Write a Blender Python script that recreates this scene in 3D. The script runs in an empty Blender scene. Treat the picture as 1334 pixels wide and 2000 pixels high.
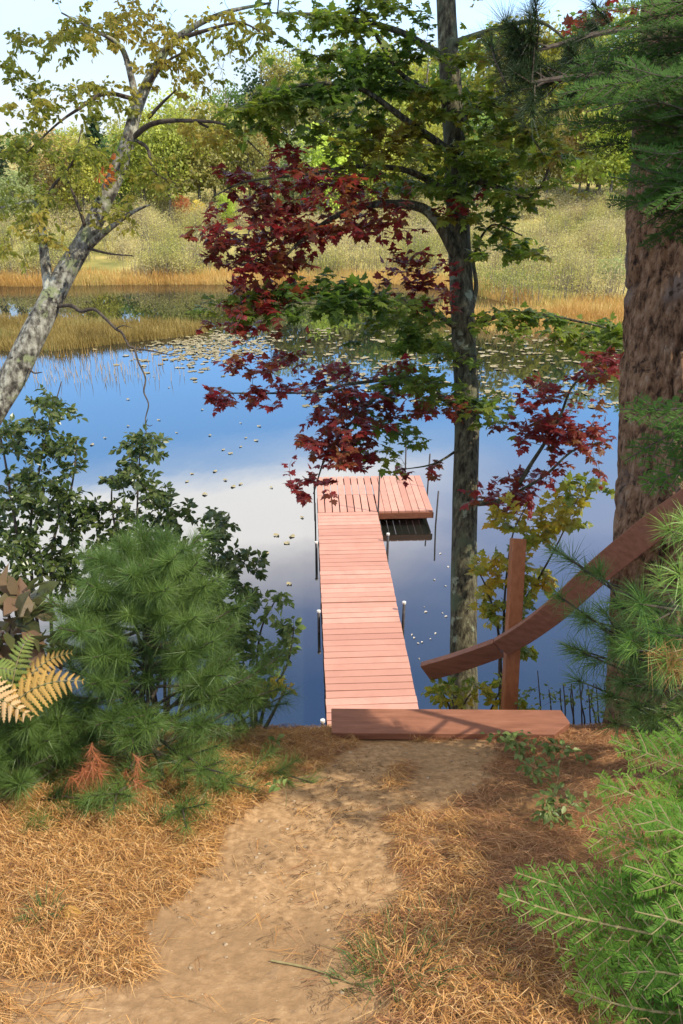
import bpy, math, random
import numpy as np
from mathutils import Vector

# ---------------------------------------------------------------- camera, sky, sun, exposure
C = bpy.context.scene
H, PITCH, F = 7.0, math.radians(25.0), 1502.0
cam_d = bpy.data.cameras.new("camera"); cam = bpy.data.objects.new("camera", cam_d)
C.collection.objects.link(cam); C.camera = cam
cam.location = (0, 0, H); cam.rotation_euler = (math.radians(90) - PITCH, 0, 0)
cam_d.sensor_fit = 'VERTICAL'; cam_d.sensor_height = 24.0; cam_d.lens = 24.0 * F / 2000.0
cam_d.clip_start = 0.05; cam_d.clip_end = 3000

SUN_EL, SUN_AZ = 46.0, 112.0            # azimuth clockwise from +Y
w = bpy.data.worlds.new("World"); C.world = w; w.use_nodes = True
nt = w.node_tree; nt.nodes.clear()
def wn(t, **k):
    n = nt.nodes.new(t)
    for a, b in k.items(): setattr(n, a, b)
    return n
out = wn('ShaderNodeOutputWorld'); bg = wn('ShaderNodeBackground')
sky = wn('ShaderNodeTexSky', sky_type='NISHITA', sun_disc=False)
sky.sun_elevation = math.radians(SUN_EL); sky.sun_rotation = math.radians(SUN_AZ)
sky.air_density = 1.0; sky.dust_density = 0.6; sky.ozone_density = 2.0
bg.inputs['Strength'].default_value = 0.15
tc = wn('ShaderNodeTexCoord'); sep = wn('ShaderNodeSeparateXYZ'); nt.links.new(tc.outputs['Generated'], sep.inputs[0])
mp = wn('ShaderNodeMapping'); mp.inputs['Scale'].default_value = (1.6, 1.6, 4.5); mp.inputs['Location'].default_value = (0.3, 0.1, 0.0)
nt.links.new(tc.outputs['Generated'], mp.inputs[0])
nz = wn('ShaderNodeTexNoise'); nz.inputs['Scale'].default_value = 1.6; nz.inputs['Detail'].default_value = 7; nz.inputs['Roughness'].default_value = 0.55
nt.links.new(mp.outputs[0], nz.inputs['Vector'])
add = wn('ShaderNodeMath', operation='MULTIPLY_ADD'); add.inputs[1].default_value = 0.10; nt.links.new(nz.outputs['Fac'], add.inputs[0])
nt.links.new(sep.outputs['Z'], add.inputs[2])
xs_ = wn('ShaderNodeMath', operation='MULTIPLY_ADD'); xs_.inputs[1].default_value = 0.05
nt.links.new(sep.outputs['X'], xs_.inputs[0]); nt.links.new(add.outputs[0], xs_.inputs[2])
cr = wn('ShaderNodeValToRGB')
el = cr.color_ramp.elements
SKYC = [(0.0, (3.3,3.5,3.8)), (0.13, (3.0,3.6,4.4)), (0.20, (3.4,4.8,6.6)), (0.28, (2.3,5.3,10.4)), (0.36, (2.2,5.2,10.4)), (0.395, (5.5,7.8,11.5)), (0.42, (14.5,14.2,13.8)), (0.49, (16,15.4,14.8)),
        (0.53, (8.5,8.3,9.0)), (0.585, (2.6,3.4,5.8)), (0.65, (1.0,2.0,4.5)), (0.73, (.9,1.9,4.2)), (0.82, (7.6,6.9,5.8)), (1.0, (8.6,7.9,6.7))]  # topmost stops: bright zenith cloud, never in view, added as warm fill light
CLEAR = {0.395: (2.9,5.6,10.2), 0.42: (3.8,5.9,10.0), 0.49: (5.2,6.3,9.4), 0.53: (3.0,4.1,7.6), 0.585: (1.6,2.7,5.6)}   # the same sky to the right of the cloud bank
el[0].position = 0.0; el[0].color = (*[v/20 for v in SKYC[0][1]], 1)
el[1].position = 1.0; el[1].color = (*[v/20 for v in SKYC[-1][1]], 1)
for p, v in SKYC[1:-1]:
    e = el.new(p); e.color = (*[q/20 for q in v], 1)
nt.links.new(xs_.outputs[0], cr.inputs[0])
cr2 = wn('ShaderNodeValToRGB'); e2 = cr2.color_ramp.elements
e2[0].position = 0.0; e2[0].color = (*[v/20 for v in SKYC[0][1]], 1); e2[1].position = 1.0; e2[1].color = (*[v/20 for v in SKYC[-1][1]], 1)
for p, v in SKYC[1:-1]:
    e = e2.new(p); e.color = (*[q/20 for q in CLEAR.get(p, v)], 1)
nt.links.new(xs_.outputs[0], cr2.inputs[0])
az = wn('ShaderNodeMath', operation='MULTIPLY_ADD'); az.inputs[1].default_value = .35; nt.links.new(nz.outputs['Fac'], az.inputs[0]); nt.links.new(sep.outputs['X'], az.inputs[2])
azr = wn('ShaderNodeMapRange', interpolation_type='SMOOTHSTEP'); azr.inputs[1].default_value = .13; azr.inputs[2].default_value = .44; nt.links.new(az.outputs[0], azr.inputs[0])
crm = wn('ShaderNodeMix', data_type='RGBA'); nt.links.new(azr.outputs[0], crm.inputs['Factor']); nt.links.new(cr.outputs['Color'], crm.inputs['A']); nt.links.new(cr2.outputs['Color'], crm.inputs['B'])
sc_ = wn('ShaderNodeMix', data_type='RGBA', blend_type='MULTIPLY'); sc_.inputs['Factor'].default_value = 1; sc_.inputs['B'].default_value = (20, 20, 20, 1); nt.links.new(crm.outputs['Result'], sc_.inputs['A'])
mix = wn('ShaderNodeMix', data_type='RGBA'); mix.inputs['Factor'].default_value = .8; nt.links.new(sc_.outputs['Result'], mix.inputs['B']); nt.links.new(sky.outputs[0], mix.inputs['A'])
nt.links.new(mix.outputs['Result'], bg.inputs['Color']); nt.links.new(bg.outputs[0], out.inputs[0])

sd = bpy.data.lights.new("sun", 'SUN'); sd.energy = 3.6; sd.angle = math.radians(0.55); sd.color = (1.0, 0.91, 0.75)
so = bpy.data.objects.new("sun", sd); C.collection.objects.link(so)
SUN = Vector((math.sin(math.radians(SUN_AZ))*math.cos(math.radians(SUN_EL)), math.cos(math.radians(SUN_AZ))*math.cos(math.radians(SUN_EL)), math.sin(math.radians(SUN_EL))))
so.rotation_euler = SUN.to_track_quat('Z', 'Y').to_euler(); so.location = SUN * 60
C.view_settings.view_transform = 'Standard'; C.view_settings.look = 'None'
C.view_settings.exposure = 0.83; C.view_settings.gamma = 1.0
C.cycles.max_bounces = 6; C.cycles.diffuse_bounces = 3; C.cycles.glossy_bounces = 3; C.cycles.transmission_bounces = 3
C.cycles.use_denoising = True

# ---------------------------------------------------------------- helpers
rng = np.random.default_rng(11); R = random.Random(5)
CP, SP = math.cos(PITCH), math.sin(PITCH)
def P(x, y, zc):
    """world point seen at photo pixel (x, y), zc metres along the lens axis"""
    a, b = (x - 667.0) / F, (y - 1000.0) / F
    return np.array((a*zc, zc*(CP - b*SP), H - zc*(SP + b*CP)))
def PL(pts): return np.array([P(*p[:3]) for p in pts])
def unit(a):
    a = np.asarray(a, float); return a / np.maximum(np.linalg.norm(a, axis=-1, keepdims=True), 1e-9)

def _h(ix, iy, iz, s):
    n = (ix.astype(np.int64)*374761393 + iy.astype(np.int64)*668265263 + iz.astype(np.int64)*2147483647 + s*974634533) & 0xffffffff
    n = ((n ^ (n >> 13)) * 1274126177) & 0xffffffff
    n = n ^ (n >> 16)
    return (n & 0xffff) / 65535.0
def vn(x, y, z=None, s=0):
    x = np.asarray(x, float); y = np.asarray(y, float); z = np.zeros_like(x) if z is None else np.asarray(z, float)
    ix, iy, iz = np.floor(x), np.floor(y), np.floor(z)
    fx, fy, fz = x-ix, y-iy, z-iz
    fx, fy, fz = fx*fx*(3-2*fx), fy*fy*(3-2*fy), fz*fz*(3-2*fz)
    def c(a, b, d): return _h(ix+a, iy+b, iz+d, s)
    x00 = c(0,0,0)*(1-fx)+c(1,0,0)*fx; x10 = c(0,1,0)*(1-fx)+c(1,1,0)*fx
    x01 = c(0,0,1)*(1-fx)+c(1,0,1)*fx; x11 = c(0,1,1)*(1-fx)+c(1,1,1)*fx
    return (x00*(1-fy)+x10*fy)*(1-fz) + (x01*(1-fy)+x11*fy)*fz
def fbm(x, y, z=None, o=4, s=0):
    t = 0; a = .5
    for i in range(o):
        k = 2.0**i; t = t + a*vn(np.asarray(x)*k+i*7.3, np.asarray(y)*k+i*3.1, None if z is None else np.asarray(z)*k, s+i); a *= .5
    return t

class Geo:
    """collects vertices, triangles and quads of ONE object"""
    def __init__(s): s.v = []; s.t = []; s.q = []; s.n = 0
    def add(s, V, T=None, Q=None):
        V = np.asarray(V, float).reshape(-1, 3)
        if T is not None and len(T): s.t.append(np.asarray(T, np.int64).reshape(-1, 3) + s.n)
        if Q is not None and len(Q): s.q.append(np.asarray(Q, np.int64).reshape(-1, 4) + s.n)
        s.v.append(V); s.n += len(V); return s
    def box(s, c, ax, ay, az):
        """box by centre and three half-axis vectors"""
        c, ax, ay, az = (np.asarray(k, float) for k in (c, ax, ay, az))
        V = [c + i*ax + j*ay + k*az for i in (-1,1) for j in (-1,1) for k in (-1,1)]
        return s.add(V, None, [(0,1,3,2),(4,6,7,5),(0,4,5,1),(2,3,7,6),(0,2,6,4),(1,5,7,3)])
    def tube(s, pts, rad, n=8, cap=True, wob=0.0, smooth=0, seed=0):
        pts = np.asarray(pts, float); rad = np.broadcast_to(np.asarray(rad, float), (len(pts),))
        if smooth: pts, rad = catmull(pts, rad, smooth)
        t = unit(np.gradient(pts, axis=0))
        ref = np.array((0.31, 0.9, 0.2)); u = np.zeros_like(t)
        u[0] = unit(np.cross(t[0], ref))
        for i in range(1, len(t)):
            a = u[i-1] - t[i]*np.dot(u[i-1], t[i]); u[i] = unit(a)
        wv = np.cross(t, u)
        th = np.linspace(0, 2*math.pi, n, endpoint=False)
        rr = rad[:, None]*np.ones((1, n))
        if wob:
            L = np.concatenate(([0], np.cumsum(np.linalg.norm(np.diff(pts, axis=0), axis=1))))
            rr = rr*(1 + wob*(fbm(np.cos(th)[None, :]*1.5+5+seed*3.1 + 0*L[:, None], np.sin(th)[None, :]*1.5+5 + 0*L[:, None], L[:, None]*4 + 0*th[None, :], 3)-.5)*2)
        V = pts[:, None, :] + rr[..., None]*(np.cos(th)[None, :, None]*u[:, None, :] + np.sin(th)[None, :, None]*wv[:, None, :])
        m = len(pts); k = np.arange(m-1)[:, None]*n; j = np.arange(n)[None, :]; j2 = (j+1) % n
        Q = np.stack([k+j, k+j2, k+n+j2, k+n+j], -1).reshape(-1, 4)
        V = V.reshape(-1, 3); T = None
        if cap:
            V = np.concatenate([V, pts[:1], pts[-1:]]); a = m*n
            T = [(a, (i+1) % n, i) for i in range(n)] + [(a+1, (m-1)*n+i, (m-1)*n+(i+1) % n) for i in range(n)]
        return s.add(V, T, Q)
    def build(s, name, mat, parent=None, smooth=False):
        V = np.concatenate(s.v) if s.v else np.zeros((0, 3))
        base = np.array(parent_loc(parent)) if parent is not None else np.zeros(3)
        V = V - base
        T = np.concatenate(s.t) if s.t else np.zeros((0, 3), np.int64)
        Q = np.concatenate(s.q) if s.q else np.zeros((0, 4), np.int64)
        me = bpy.data.meshes.new(name)
        me.vertices.add(len(V)); me.vertices.foreach_set('co', V.astype(np.float32).ravel())
        me.loops.add(len(T)*3 + len(Q)*4); me.polygons.add(len(T) + len(Q))
        me.loops.foreach_set('vertex_index', np.concatenate([T.ravel(), Q.ravel()]).astype(np.int32))
        me.polygons.foreach_set('loop_start', np.concatenate([np.arange(len(T))*3, len(T)*3 + np.arange(len(Q))*4]).astype(np.int32))
        me.update(calc_edges=True)
        me.polygons.foreach_set('use_smooth', np.full(len(me.polygons), bool(smooth)))
        me.materials.append(mat)
        o = bpy.data.objects.new(name, me); C.collection.objects.link(o)
        if parent is not None: o.parent = parent
        return o
def parent_loc(o):
    l = Vector((0, 0, 0))
    while o is not None: l = l + o.location; o = o.parent
    return l
def catmull(pts, rad, k):
    p = np.concatenate([[2*pts[0]-pts[1]], pts, [2*pts[-1]-pts[-2]]]); r = np.concatenate([[rad[0]], rad, [rad[-1]]])
    out, ro = [], []
    for i in range(1, len(p)-2):
        for t in np.linspace(0, 1, k, endpoint=False):
            a, b, c, d = p[i-1], p[i], p[i+1], p[i+2]
            out.append(.5*((2*b)+(-a+c)*t+(2*a-5*b+4*c-d)*t*t+(-a+3*b-3*c+d)*t**3)); ro.append(r[i]*(1-t)+r[i+1]*t)
    out.append(p[-2]); ro.append(r[-2])
    return np.array(out), np.array(ro)
def tag(o, label=None, cat=None, group=None, kind=None):
    if label: o['label'] = label
    if cat: o['category'] = cat
    if group: o['group'] = group
    if kind: o['kind'] = kind
    return o
def thing(name, label, cat, loc, group=None):
    o = bpy.data.objects.new(name, None); C.collection.objects.link(o); o.location = tuple(float(v) for v in loc)
    o.empty_display_size = .1
    return tag(o, label, cat, group)
def copy_tree(o, parent=None):
    c = o.copy(); C.collection.objects.link(c)
    if parent is not None: c.parent = parent
    for ch in list(o.children): copy_tree(ch, c)
    return c

# leaf shapes: x across, y along, z normal
def mir(pts): return pts
MAPLE_V = np.array([(0,.34,.0),(0,0,0),(.10,.02,-.01),(.30,-.07,-.05),(.26,.10,-.04),(.52,.12,-.12),(.56,.34,-.14),(.38,.36,-.08),(.30,.44,-.05),(.34,.64,-.10),(.17,.66,-.04),(0,1.0,-.12),
    (-.17,.66,-.04),(-.34,.64,-.10),(-.30,.44,-.05),(-.38,.36,-.08),(-.56,.34,-.14),(-.52,.12,-.12),(-.26,.10,-.04),(-.30,-.07,-.05),(-.10,.02,-.01)])
MAPLE_T = np.array([(0, i, i+1) for i in range(1, 20)] + [(0, 20, 1)])
OVAL_V = np.array([(0,0,0),(.27,.30,.07),(.25,.62,.06),(0,1,-.10),(-.25,.62,.06),(-.27,.30,.07),(0,.5,-.01)])
OVAL_T = np.array([(0,1,6),(1,2,6),(2,3,6),(3,4,6),(4,5,6),(5,0,6)])
DIAM_V = np.array([(0,0,0),(.38,.45,.08),(0,1,0),(-.38,.45,.08)]); DIAM_T = np.array([(0,1,2),(0,2,3)])
def leaves(g, tv, tt, O, D, N, S):
    O, D, N = (np.asarray(a, float).reshape(-1, 3) for a in (O, D, N)); S = np.asarray(S, float).reshape(-1)
    if not len(O): return
    D = unit(D); X = unit(np.cross(D, N)); Z = np.cross(X, D)
    V = O[:, None] + S[:, None, None]*(tv[None, :, 0, None]*X[:, None] + tv[None, :, 1, None]*D[:, None] + tv[None, :, 2, None]*Z[:, None]*(.2+2.2*rng.random((len(O), 1, 1))))
    T = (tt[None] + (np.arange(len(O))*len(tv))[:, None, None]).reshape(-1, 3)
    g.add(V.reshape(-1, 3), T)

# ---------------------------------------------------------------- materials
def newmat(name):
    m = bpy.data.materials.new(name); m.use_nodes = True; t = m.node_tree; t.nodes.clear()
    def n(ty, **k):
        x = t.nodes.new(ty)
        for a, b in k.items(): setattr(x, a, b)
        return x
    o = n('ShaderNodeOutputMaterial'); return m, t, n, o
def ramp(n, stops):
    r = n('ShaderNodeValToRGB'); e = r.color_ramp.elements
    while len(e) > 1: e.remove(e[-1])
    e[0].position = stops[0][0]; e[0].color = (*stops[0][1], 1)
    for p, c in stops[1:]: x = e.new(p); x.color = (*c, 1)
    return r
def leaf_mat(name, cols, trans=.4, rough=.45, spec=.3, patch=None, tint=False, boost=1.35, rw=.3):
    """leaf colour picked per leaf; optional second palette in patches of patch metres"""
    m, t, n, o = newmat(name); L = t.links.new
    geo = n('ShaderNodeNewGeometry'); k = len(cols)
    r = ramp(n, [(i/max(k-1, 1), c) for i, c in enumerate(cols)])
    if patch:
        tcx = n('ShaderNodeTexCoord'); no = n('ShaderNodeTexNoise'); no.inputs['Scale'].default_value = 1/patch; no.inputs['Detail'].default_value = 2
        L(tcx.outputs['Object'], no.inputs['Vector'])
        mr = n('ShaderNodeMapRange'); mr.inputs[1].default_value = .33; mr.inputs[2].default_value = .67; mr.inputs[3].default_value = 0; mr.inputs[4].default_value = 1-rw
        L(no.outputs['Fac'], mr.inputs[0])
        ma = n('ShaderNodeMath', operation='MULTIPLY_ADD'); ma.inputs[1].default_value = rw
        L(geo.outputs['Random Per Island'], ma.inputs[0]); L(mr.outputs[0], ma.inputs[2]); L(ma.outputs[0], r.inputs[0])
    else: L(geo.outputs['Random Per Island'], r.inputs[0])
    col = r.outputs['Color']
    if tint:
        oi = n('ShaderNodeObjectInfo'); mx = n('ShaderNodeMix', data_type='RGBA', blend_type='MULTIPLY'); mx.inputs['Factor'].default_value = 1
        L(col, mx.inputs['A']); L(oi.outputs['Color'], mx.inputs['B']); col = mx.outputs['Result']
    p = n('ShaderNodeBsdfPrincipled'); p.inputs['Roughness'].default_value = rough; p.inputs['Specular IOR Level'].default_value = spec
    L(col, p.inputs['Base Color'])
    tr = n('ShaderNodeBsdfTranslucent'); hs = n('ShaderNodeHueSaturation'); hs.inputs['Value'].default_value = boost; hs.inputs['Saturation'].default_value = 1.05
    L(col, hs.inputs['Color']); L(hs.outputs[0], tr.inputs['Color'])
    ms = n('ShaderNodeMixShader'); ms.inputs[0].default_value = trans
    L(p.outputs[0], ms.inputs[1]); L(tr.outputs[0], ms.inputs[2]); L(ms.outputs[0], o.inputs[0]); return m
def rough_mat(name, stops, scale=(6, 6, 6), nscale=3.0, detail=8, rough=.85, bump=.4, bdist=.01, spots=None, nrough=.62, spec=.25):
    """noise-mottled surface in object space with bump; spots = (scale, lo, hi, colour) lichen or dirt patches"""
    m, t, n, o = newmat(name); L = t.links.new
    tcx = n('ShaderNodeTexCoord'); mp = n('ShaderNodeMapping'); mp.inputs['Scale'].default_value = scale; L(tcx.outputs['Object'], mp.inputs[0])
    no = n('ShaderNodeTexNoise'); no.inputs['Scale'].default_value = nscale; no.inputs['Detail'].default_value = detail; no.inputs['Roughness'].default_value = nrough
    L(mp.outputs[0], no.inputs['Vector'])
    r = ramp(n, stops); L(no.outputs['Fac'], r.inputs[0]); col = r.outputs['Color']
    for sp in (spots or []):
        sc, lo, hi, c = sp
        n2 = n('ShaderNodeTexNoise'); n2.inputs['Scale'].default_value = sc; n2.inputs['Detail'].default_value = 5; n2.inputs['Roughness'].default_value = .6
        L(tcx.outputs['Object'], n2.inputs['Vector'])
        mr = n('ShaderNodeMapRange'); mr.inputs[1].default_value = lo; mr.inputs[2].default_value = hi; L(n2.outputs['Fac'], mr.inputs[0])
        mx = n('ShaderNodeMix', data_type='RGBA'); L(mr.outputs[0], mx.inputs['Factor']); L(col, mx.inputs['A']); mx.inputs['B'].default_value = (*c, 1); col = mx.outputs['Result']
    p = n('ShaderNodeBsdfPrincipled'); p.inputs['Roughness'].default_value = rough; p.inputs['Specular IOR Level'].default_value = spec
    L(col, p.inputs['Base Color'])
    if bump:
        b = n('ShaderNodeBump'); b.inputs['Strength'].default_value = bump; b.inputs['Distance'].default_value = bdist
        L(no.outputs['Fac'], b.inputs['Height']); L(b.outputs[0], p.inputs['Normal'])
    L(p.outputs[0], o.inputs[0]); return m

def ground_mat(name, *a):
    """needle soil near the camera, dry olive grass beyond the pond"""
    m = rough_mat(name, *a); t = m.node_tree; L = t.links.new
    p = next(x for x in t.nodes if x.type == 'BSDF_PRINCIPLED'); src = p.inputs['Base Color'].links[0].from_socket
    def n(ty, **k):
        x = t.nodes.new(ty)
        for q, b in k.items(): setattr(x, q, b)
        return x
    g = n('ShaderNodeNewGeometry'); sp = n('ShaderNodeSeparateXYZ'); L(g.outputs['Position'], sp.inputs[0]); mr = n('ShaderNodeMapRange'); mr.inputs[1].default_value = 25; mr.inputs[2].default_value = 33; L(sp.outputs['Y'], mr.inputs[0])
    no = n('ShaderNodeTexNoise'); no.inputs['Scale'].default_value = .35; no.inputs['Detail'].default_value = 9; L(g.outputs['Position'], no.inputs['Vector'])
    r = ramp(n, [(.35, (.12,.12,.03)), (.5, (.25,.22,.06)), (.65, (.38,.31,.11))]); L(no.outputs['Fac'], r.inputs[0])
    mx = n('ShaderNodeMix', data_type='RGBA'); L(mr.outputs[0], mx.inputs['Factor']); L(src, mx.inputs['A']); L(r.outputs['Color'], mx.inputs['B']); L(mx.outputs['Result'], p.inputs['Base Color']); return m

M = {}
M['litter_soil'] = ground_mat('litter_soil', [(.25, (.10,.055,.025)), (.5, (.23,.12,.045)), (.75, (.36,.20,.08))], (1,1,1), 38, 8, .95, .8, .012, [(1.6, .5, .62, (.13,.075,.04))])
M['sand'] = rough_mat('sand', [(.25, (.18,.105,.048)), (.46, (.30,.18,.085)), (.6, (.40,.25,.125)), (.8, (.51,.34,.185))], (1,1,1), 30, 10, .95, .7, .01,
                      [(1.1, .48, .66, (.24,.145,.07)), (9, .64, .74, (.20,.13,.08)), (150, .66, .72, (.14,.095,.06)), (110, .70, .74, (.66,.52,.36))])
M['bark_birch'] = rough_mat('bark_birch', [(.36, (.03,.026,.02)), (.46, (.12,.11,.085)), (.55, (.24,.23,.18)), (.68, (.40,.39,.31))], (1,1,.6), 24, 8, .9, .9, .012,
                            [(9, .54, .62, (.20,.22,.11)), (17, .60, .66, (.035,.03,.025)), (5, .62, .7, (.42,.42,.33))])
M['bark_maple'] = rough_mat('bark_maple', [(.36, (.020,.017,.010)), (.46, (.055,.048,.028)), (.56, (.10,.09,.052)), (.68, (.17,.158,.095))], (1,1,.22), 36, 8, .92, 1.0, .014,
                            [(4, .55, .66, (.085,.10,.055)), (7, .62, .67, (.22,.24,.16))])
M['bark_pine'] = rough_mat('bark_pine', [(.38, (.022,.014,.010)), (.44, (.10,.055,.03)), (.50, (.20,.112,.06)), (.57, (.275,.165,.095)), (.65, (.34,.25,.17))], (1,1,.38), 26, 12, .95, 1.0, .03,
                           [(3.5, .58, .68, (.19,.145,.115)), (14, .60, .68, (.05,.03,.018))], .74)
M['twig'] = rough_mat('twig', [(.3, (.03,.022,.016)), (.7, (.10,.08,.06))], (1,1,1), 30, 4, .9, .3, .004)
M['twig_pale'] = rough_mat('twig_pale', [(.3, (.15,.12,.05)), (.7, (.30,.26,.12))], (1,1,1), 30, 4, .8, .2, .003)
M['stem_far'] = rough_mat('stem_far', [(.3, (.10,.085,.065)), (.7, (.26,.23,.18))], (1,1,.5), 6, 3, .9, 0)
M['rail_wood'] = rough_mat('rail_wood', [(.3, (.17,.07,.04)), (.55, (.235,.10,.06)), (.8, (.30,.135,.085))], (1,7,7), 5, 6, .55, .25, .003, [(6, .6, .75, (.22,.10,.065))])
M['post_wood'] = rough_mat('post_wood', [(.3, (.24,.08,.032)), (.55, (.32,.115,.045)), (.8, (.39,.155,.07))], (8,8,1), 5, 6, .55, .25, .003)
def deck_mat():
    m, t, n, o = newmat('deck_paint'); L = t.links.new
    geo = n('ShaderNodeNewGeometry'); r = ramp(n, [(0, (.36,.172,.122)), (.5, (.425,.212,.152)), (1, (.48,.25,.185))]); L(geo.outputs['Random Per Island'], r.inputs[0])
    tcx = n('ShaderNodeTexCoord'); no = n('ShaderNodeTexNoise'); no.inputs['Scale'].default_value = 3.5; no.inputs['Detail'].default_value = 8; no.inputs['Roughness'].default_value = .65
    L(tcx.outputs['Object'], no.inputs['Vector'])
    mr = n('ShaderNodeMapRange'); mr.inputs[1].default_value = .42; mr.inputs[2].default_value = .72; mr.inputs[4].default_value = .55; L(no.outputs['Fac'], mr.inputs[0])
    mx = n('ShaderNodeMix', data_type='RGBA'); L(mr.outputs[0], mx.inputs['Factor']); L(r.outputs['Color'], mx.inputs['A']); mx.inputs['B'].default_value = (.33,.15,.105,1)
    p = n('ShaderNodeBsdfPrincipled'); p.inputs['Roughness'].default_value = .6; p.inputs['Specular IOR Level'].default_value = .3
    L(mx.outputs['Result'], p.inputs['Base Color']); b = n('ShaderNodeBump'); b.inputs['Strength'].default_value = .25; b.inputs['Distance'].default_value = .004
    L(no.outputs['Fac'], b.inputs['Height']); L(b.outputs[0], p.inputs['Normal']); L(p.outputs[0], o.inputs[0]); return m
M['deck'] = deck_mat()
M['dock_frame'] = rough_mat('dock_frame', [(.3, (.10,.035,.018)), (.7, (.19,.07,.035))], (2,8,8), 4, 5, .7, .2, .003)
M['pipe'] = rough_mat('pipe', [(.3, (.02,.018,.018)), (.6, (.05,.042,.04)), (.8, (.11,.08,.06))], (4,4,1), 8, 5, .5, .2, .003)
M['cap'] = rough_mat('cap', [(.3, (.42,.40,.36)), (.7, (.60,.58,.54))], (1,1,1), 20, 3, .5, 0)
def water_mat():
    m, t, n, o = newmat('pond_water'); L = t.links.new
    tcx = n('ShaderNodeTexCoord'); mp = n('ShaderNodeMapping'); mp.inputs['Scale'].default_value = (1, .45, 1); L(tcx.outputs['Object'], mp.inputs[0])
    no = n('ShaderNodeTexNoise'); no.inputs['Scale'].default_value = 1.1; no.inputs['Detail'].default_value = 3; L(mp.outputs[0], no.inputs['Vector'])
    b = n('ShaderNodeBump'); b.inputs['Strength'].default_value = .12; b.inputs['Distance'].default_value = .02; L(no.outputs['Fac'], b.inputs['Height'])
    p = n('ShaderNodeBsdfPrincipled'); p.inputs['Base Color'].default_value = (.010,.012,.010,1); p.inputs['Roughness'].default_value = .02
    p.inputs['IOR'].default_value = 2.35
    L(b.outputs[0], p.inputs['Normal']); L(p.outputs[0], o.inputs[0]); return m
M['water'] = water_mat()
M['needle_litter'] = leaf_mat('needle_litter', [(.15,.062,.022), (.31,.145,.043), (.42,.215,.062), (.50,.28,.095), (.56,.37,.17)], .12, .55, .3, boost=1)
M['needle_litter_red'] = leaf_mat('needle_litter_red', [(.14,.06,.03), (.28,.12,.05), (.36,.18,.08), (.46,.28,.13)], .12, .55, .3, boost=1)
M['needle_crumb'] = leaf_mat('needle_crumb', [(.06,.035,.02), (.13,.075,.04), (.22,.13,.06)], 0, .8, .1)
M['maple_red'] = leaf_mat('maple_red', [(.08,.034,.015), (.13,.026,.018), (.20,.023,.026), (.14,.062,.018), (.29,.034,.038)], .52, .4, .35, patch=.45, boost=1.9)
M['maple_green'] = leaf_mat('maple_green', [(.04,.08,.014), (.07,.12,.02), (.11,.165,.024), (.17,.20,.03), (.06,.10,.02)], .52, .5, .25, patch=.6, boost=1.8)
M['maple_olive'] = leaf_mat('maple_olive', [(.06,.11,.018), (.10,.155,.022), (.14,.19,.028), (.22,.20,.026), (.14,.085,.02)], .5, .5, .25, patch=.5, boost=1.5)
M['maple_yellow'] = leaf_mat('maple_yellow', [(.07,.13,.02), (.14,.19,.03), (.27,.27,.04), (.42,.33,.04), (.42,.24,.03)], .45, .4, .35, patch=.35, boost=1.4)
M['birch_leaf'] = leaf_mat('birch_leaf', [(.12,.15,.025), (.19,.21,.035), (.27,.25,.045), (.32,.25,.05), (.16,.20,.035)], .55, .5, .25, patch=.7, boost=1.5)
M['orange_leaf'] = leaf_mat('orange_leaf', [(.5,.16,.05), (.55,.22,.07)], .4)
M['alder_leaf'] = leaf_mat('alder_leaf', [(.035,.06,.015), (.06,.092,.022), (.085,.12,.03), (.12,.145,.04)], .4, .32, .5, boost=1.5)
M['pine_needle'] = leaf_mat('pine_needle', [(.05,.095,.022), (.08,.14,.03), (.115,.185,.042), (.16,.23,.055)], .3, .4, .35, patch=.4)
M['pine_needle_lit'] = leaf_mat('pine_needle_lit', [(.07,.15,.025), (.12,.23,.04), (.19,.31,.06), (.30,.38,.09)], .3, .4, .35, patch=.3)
M['pine_needle_old'] = leaf_mat('pine_needle_old', [(.20,.11,.035), (.32,.19,.06)], .25)
M['pine_needle_dead'] = leaf_mat('pine_needle_dead', [(.35,.12,.05), (.45,.18,.08)], .25)
M['pine_dark'] = leaf_mat('pine_dark', [(.015,.03,.012), (.03,.055,.018), (.05,.08,.025)], .25)
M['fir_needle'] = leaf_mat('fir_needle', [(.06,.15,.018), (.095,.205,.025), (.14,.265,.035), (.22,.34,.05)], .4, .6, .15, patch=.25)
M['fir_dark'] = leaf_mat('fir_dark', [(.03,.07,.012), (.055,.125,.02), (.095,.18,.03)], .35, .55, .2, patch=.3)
M['fern_tan'] = leaf_mat('fern_tan', [(.50,.33,.15), (.62,.43,.22)], .35)
M['fern_yellow'] = leaf_mat('fern_yellow', [(.38,.23,.055), (.50,.31,.085)], .4)
M['fern_green'] = leaf_mat('fern_green', [(.16,.22,.05), (.24,.27,.06)], .4)
M['broad_leaf'] = leaf_mat('broad_leaf', [(.07,.085,.03), (.10,.10,.04), (.15,.11,.06), (.17,.09,.06)], .3)
M['weed'] = leaf_mat('weed', [(.10,.15,.04), (.16,.22,.06), (.23,.28,.09)], .35)
M['grass'] = leaf_mat('grass', [(.05,.10,.025), (.10,.15,.04), (.20,.18,.07)], .3)
M['reed'] = leaf_mat('reed', [(.38,.21,.055), (.50,.30,.085), (.58,.39,.13), (.40,.32,.09)], .3, patch=3.0)
M['reed_dark'] = leaf_mat('reed_dark', [(.17,.12,.04), (.27,.19,.05), (.34,.25,.08), (.20,.20,.06)], .3, patch=2.2)
M['thicket'] = leaf_mat('thicket', [(.22,.25,.055), (.36,.34,.10), (.47,.41,.16), (.44,.37,.19), (.55,.47,.20)], .35, patch=5.5, rw=.16)
M['far_leaf'] = leaf_mat('far_leaf', [(.55,.55,.5), (.8,.8,.8), (1,1,1), (1.2,1.15,1.0)], .35, patch=1.6, tint=True)
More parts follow.
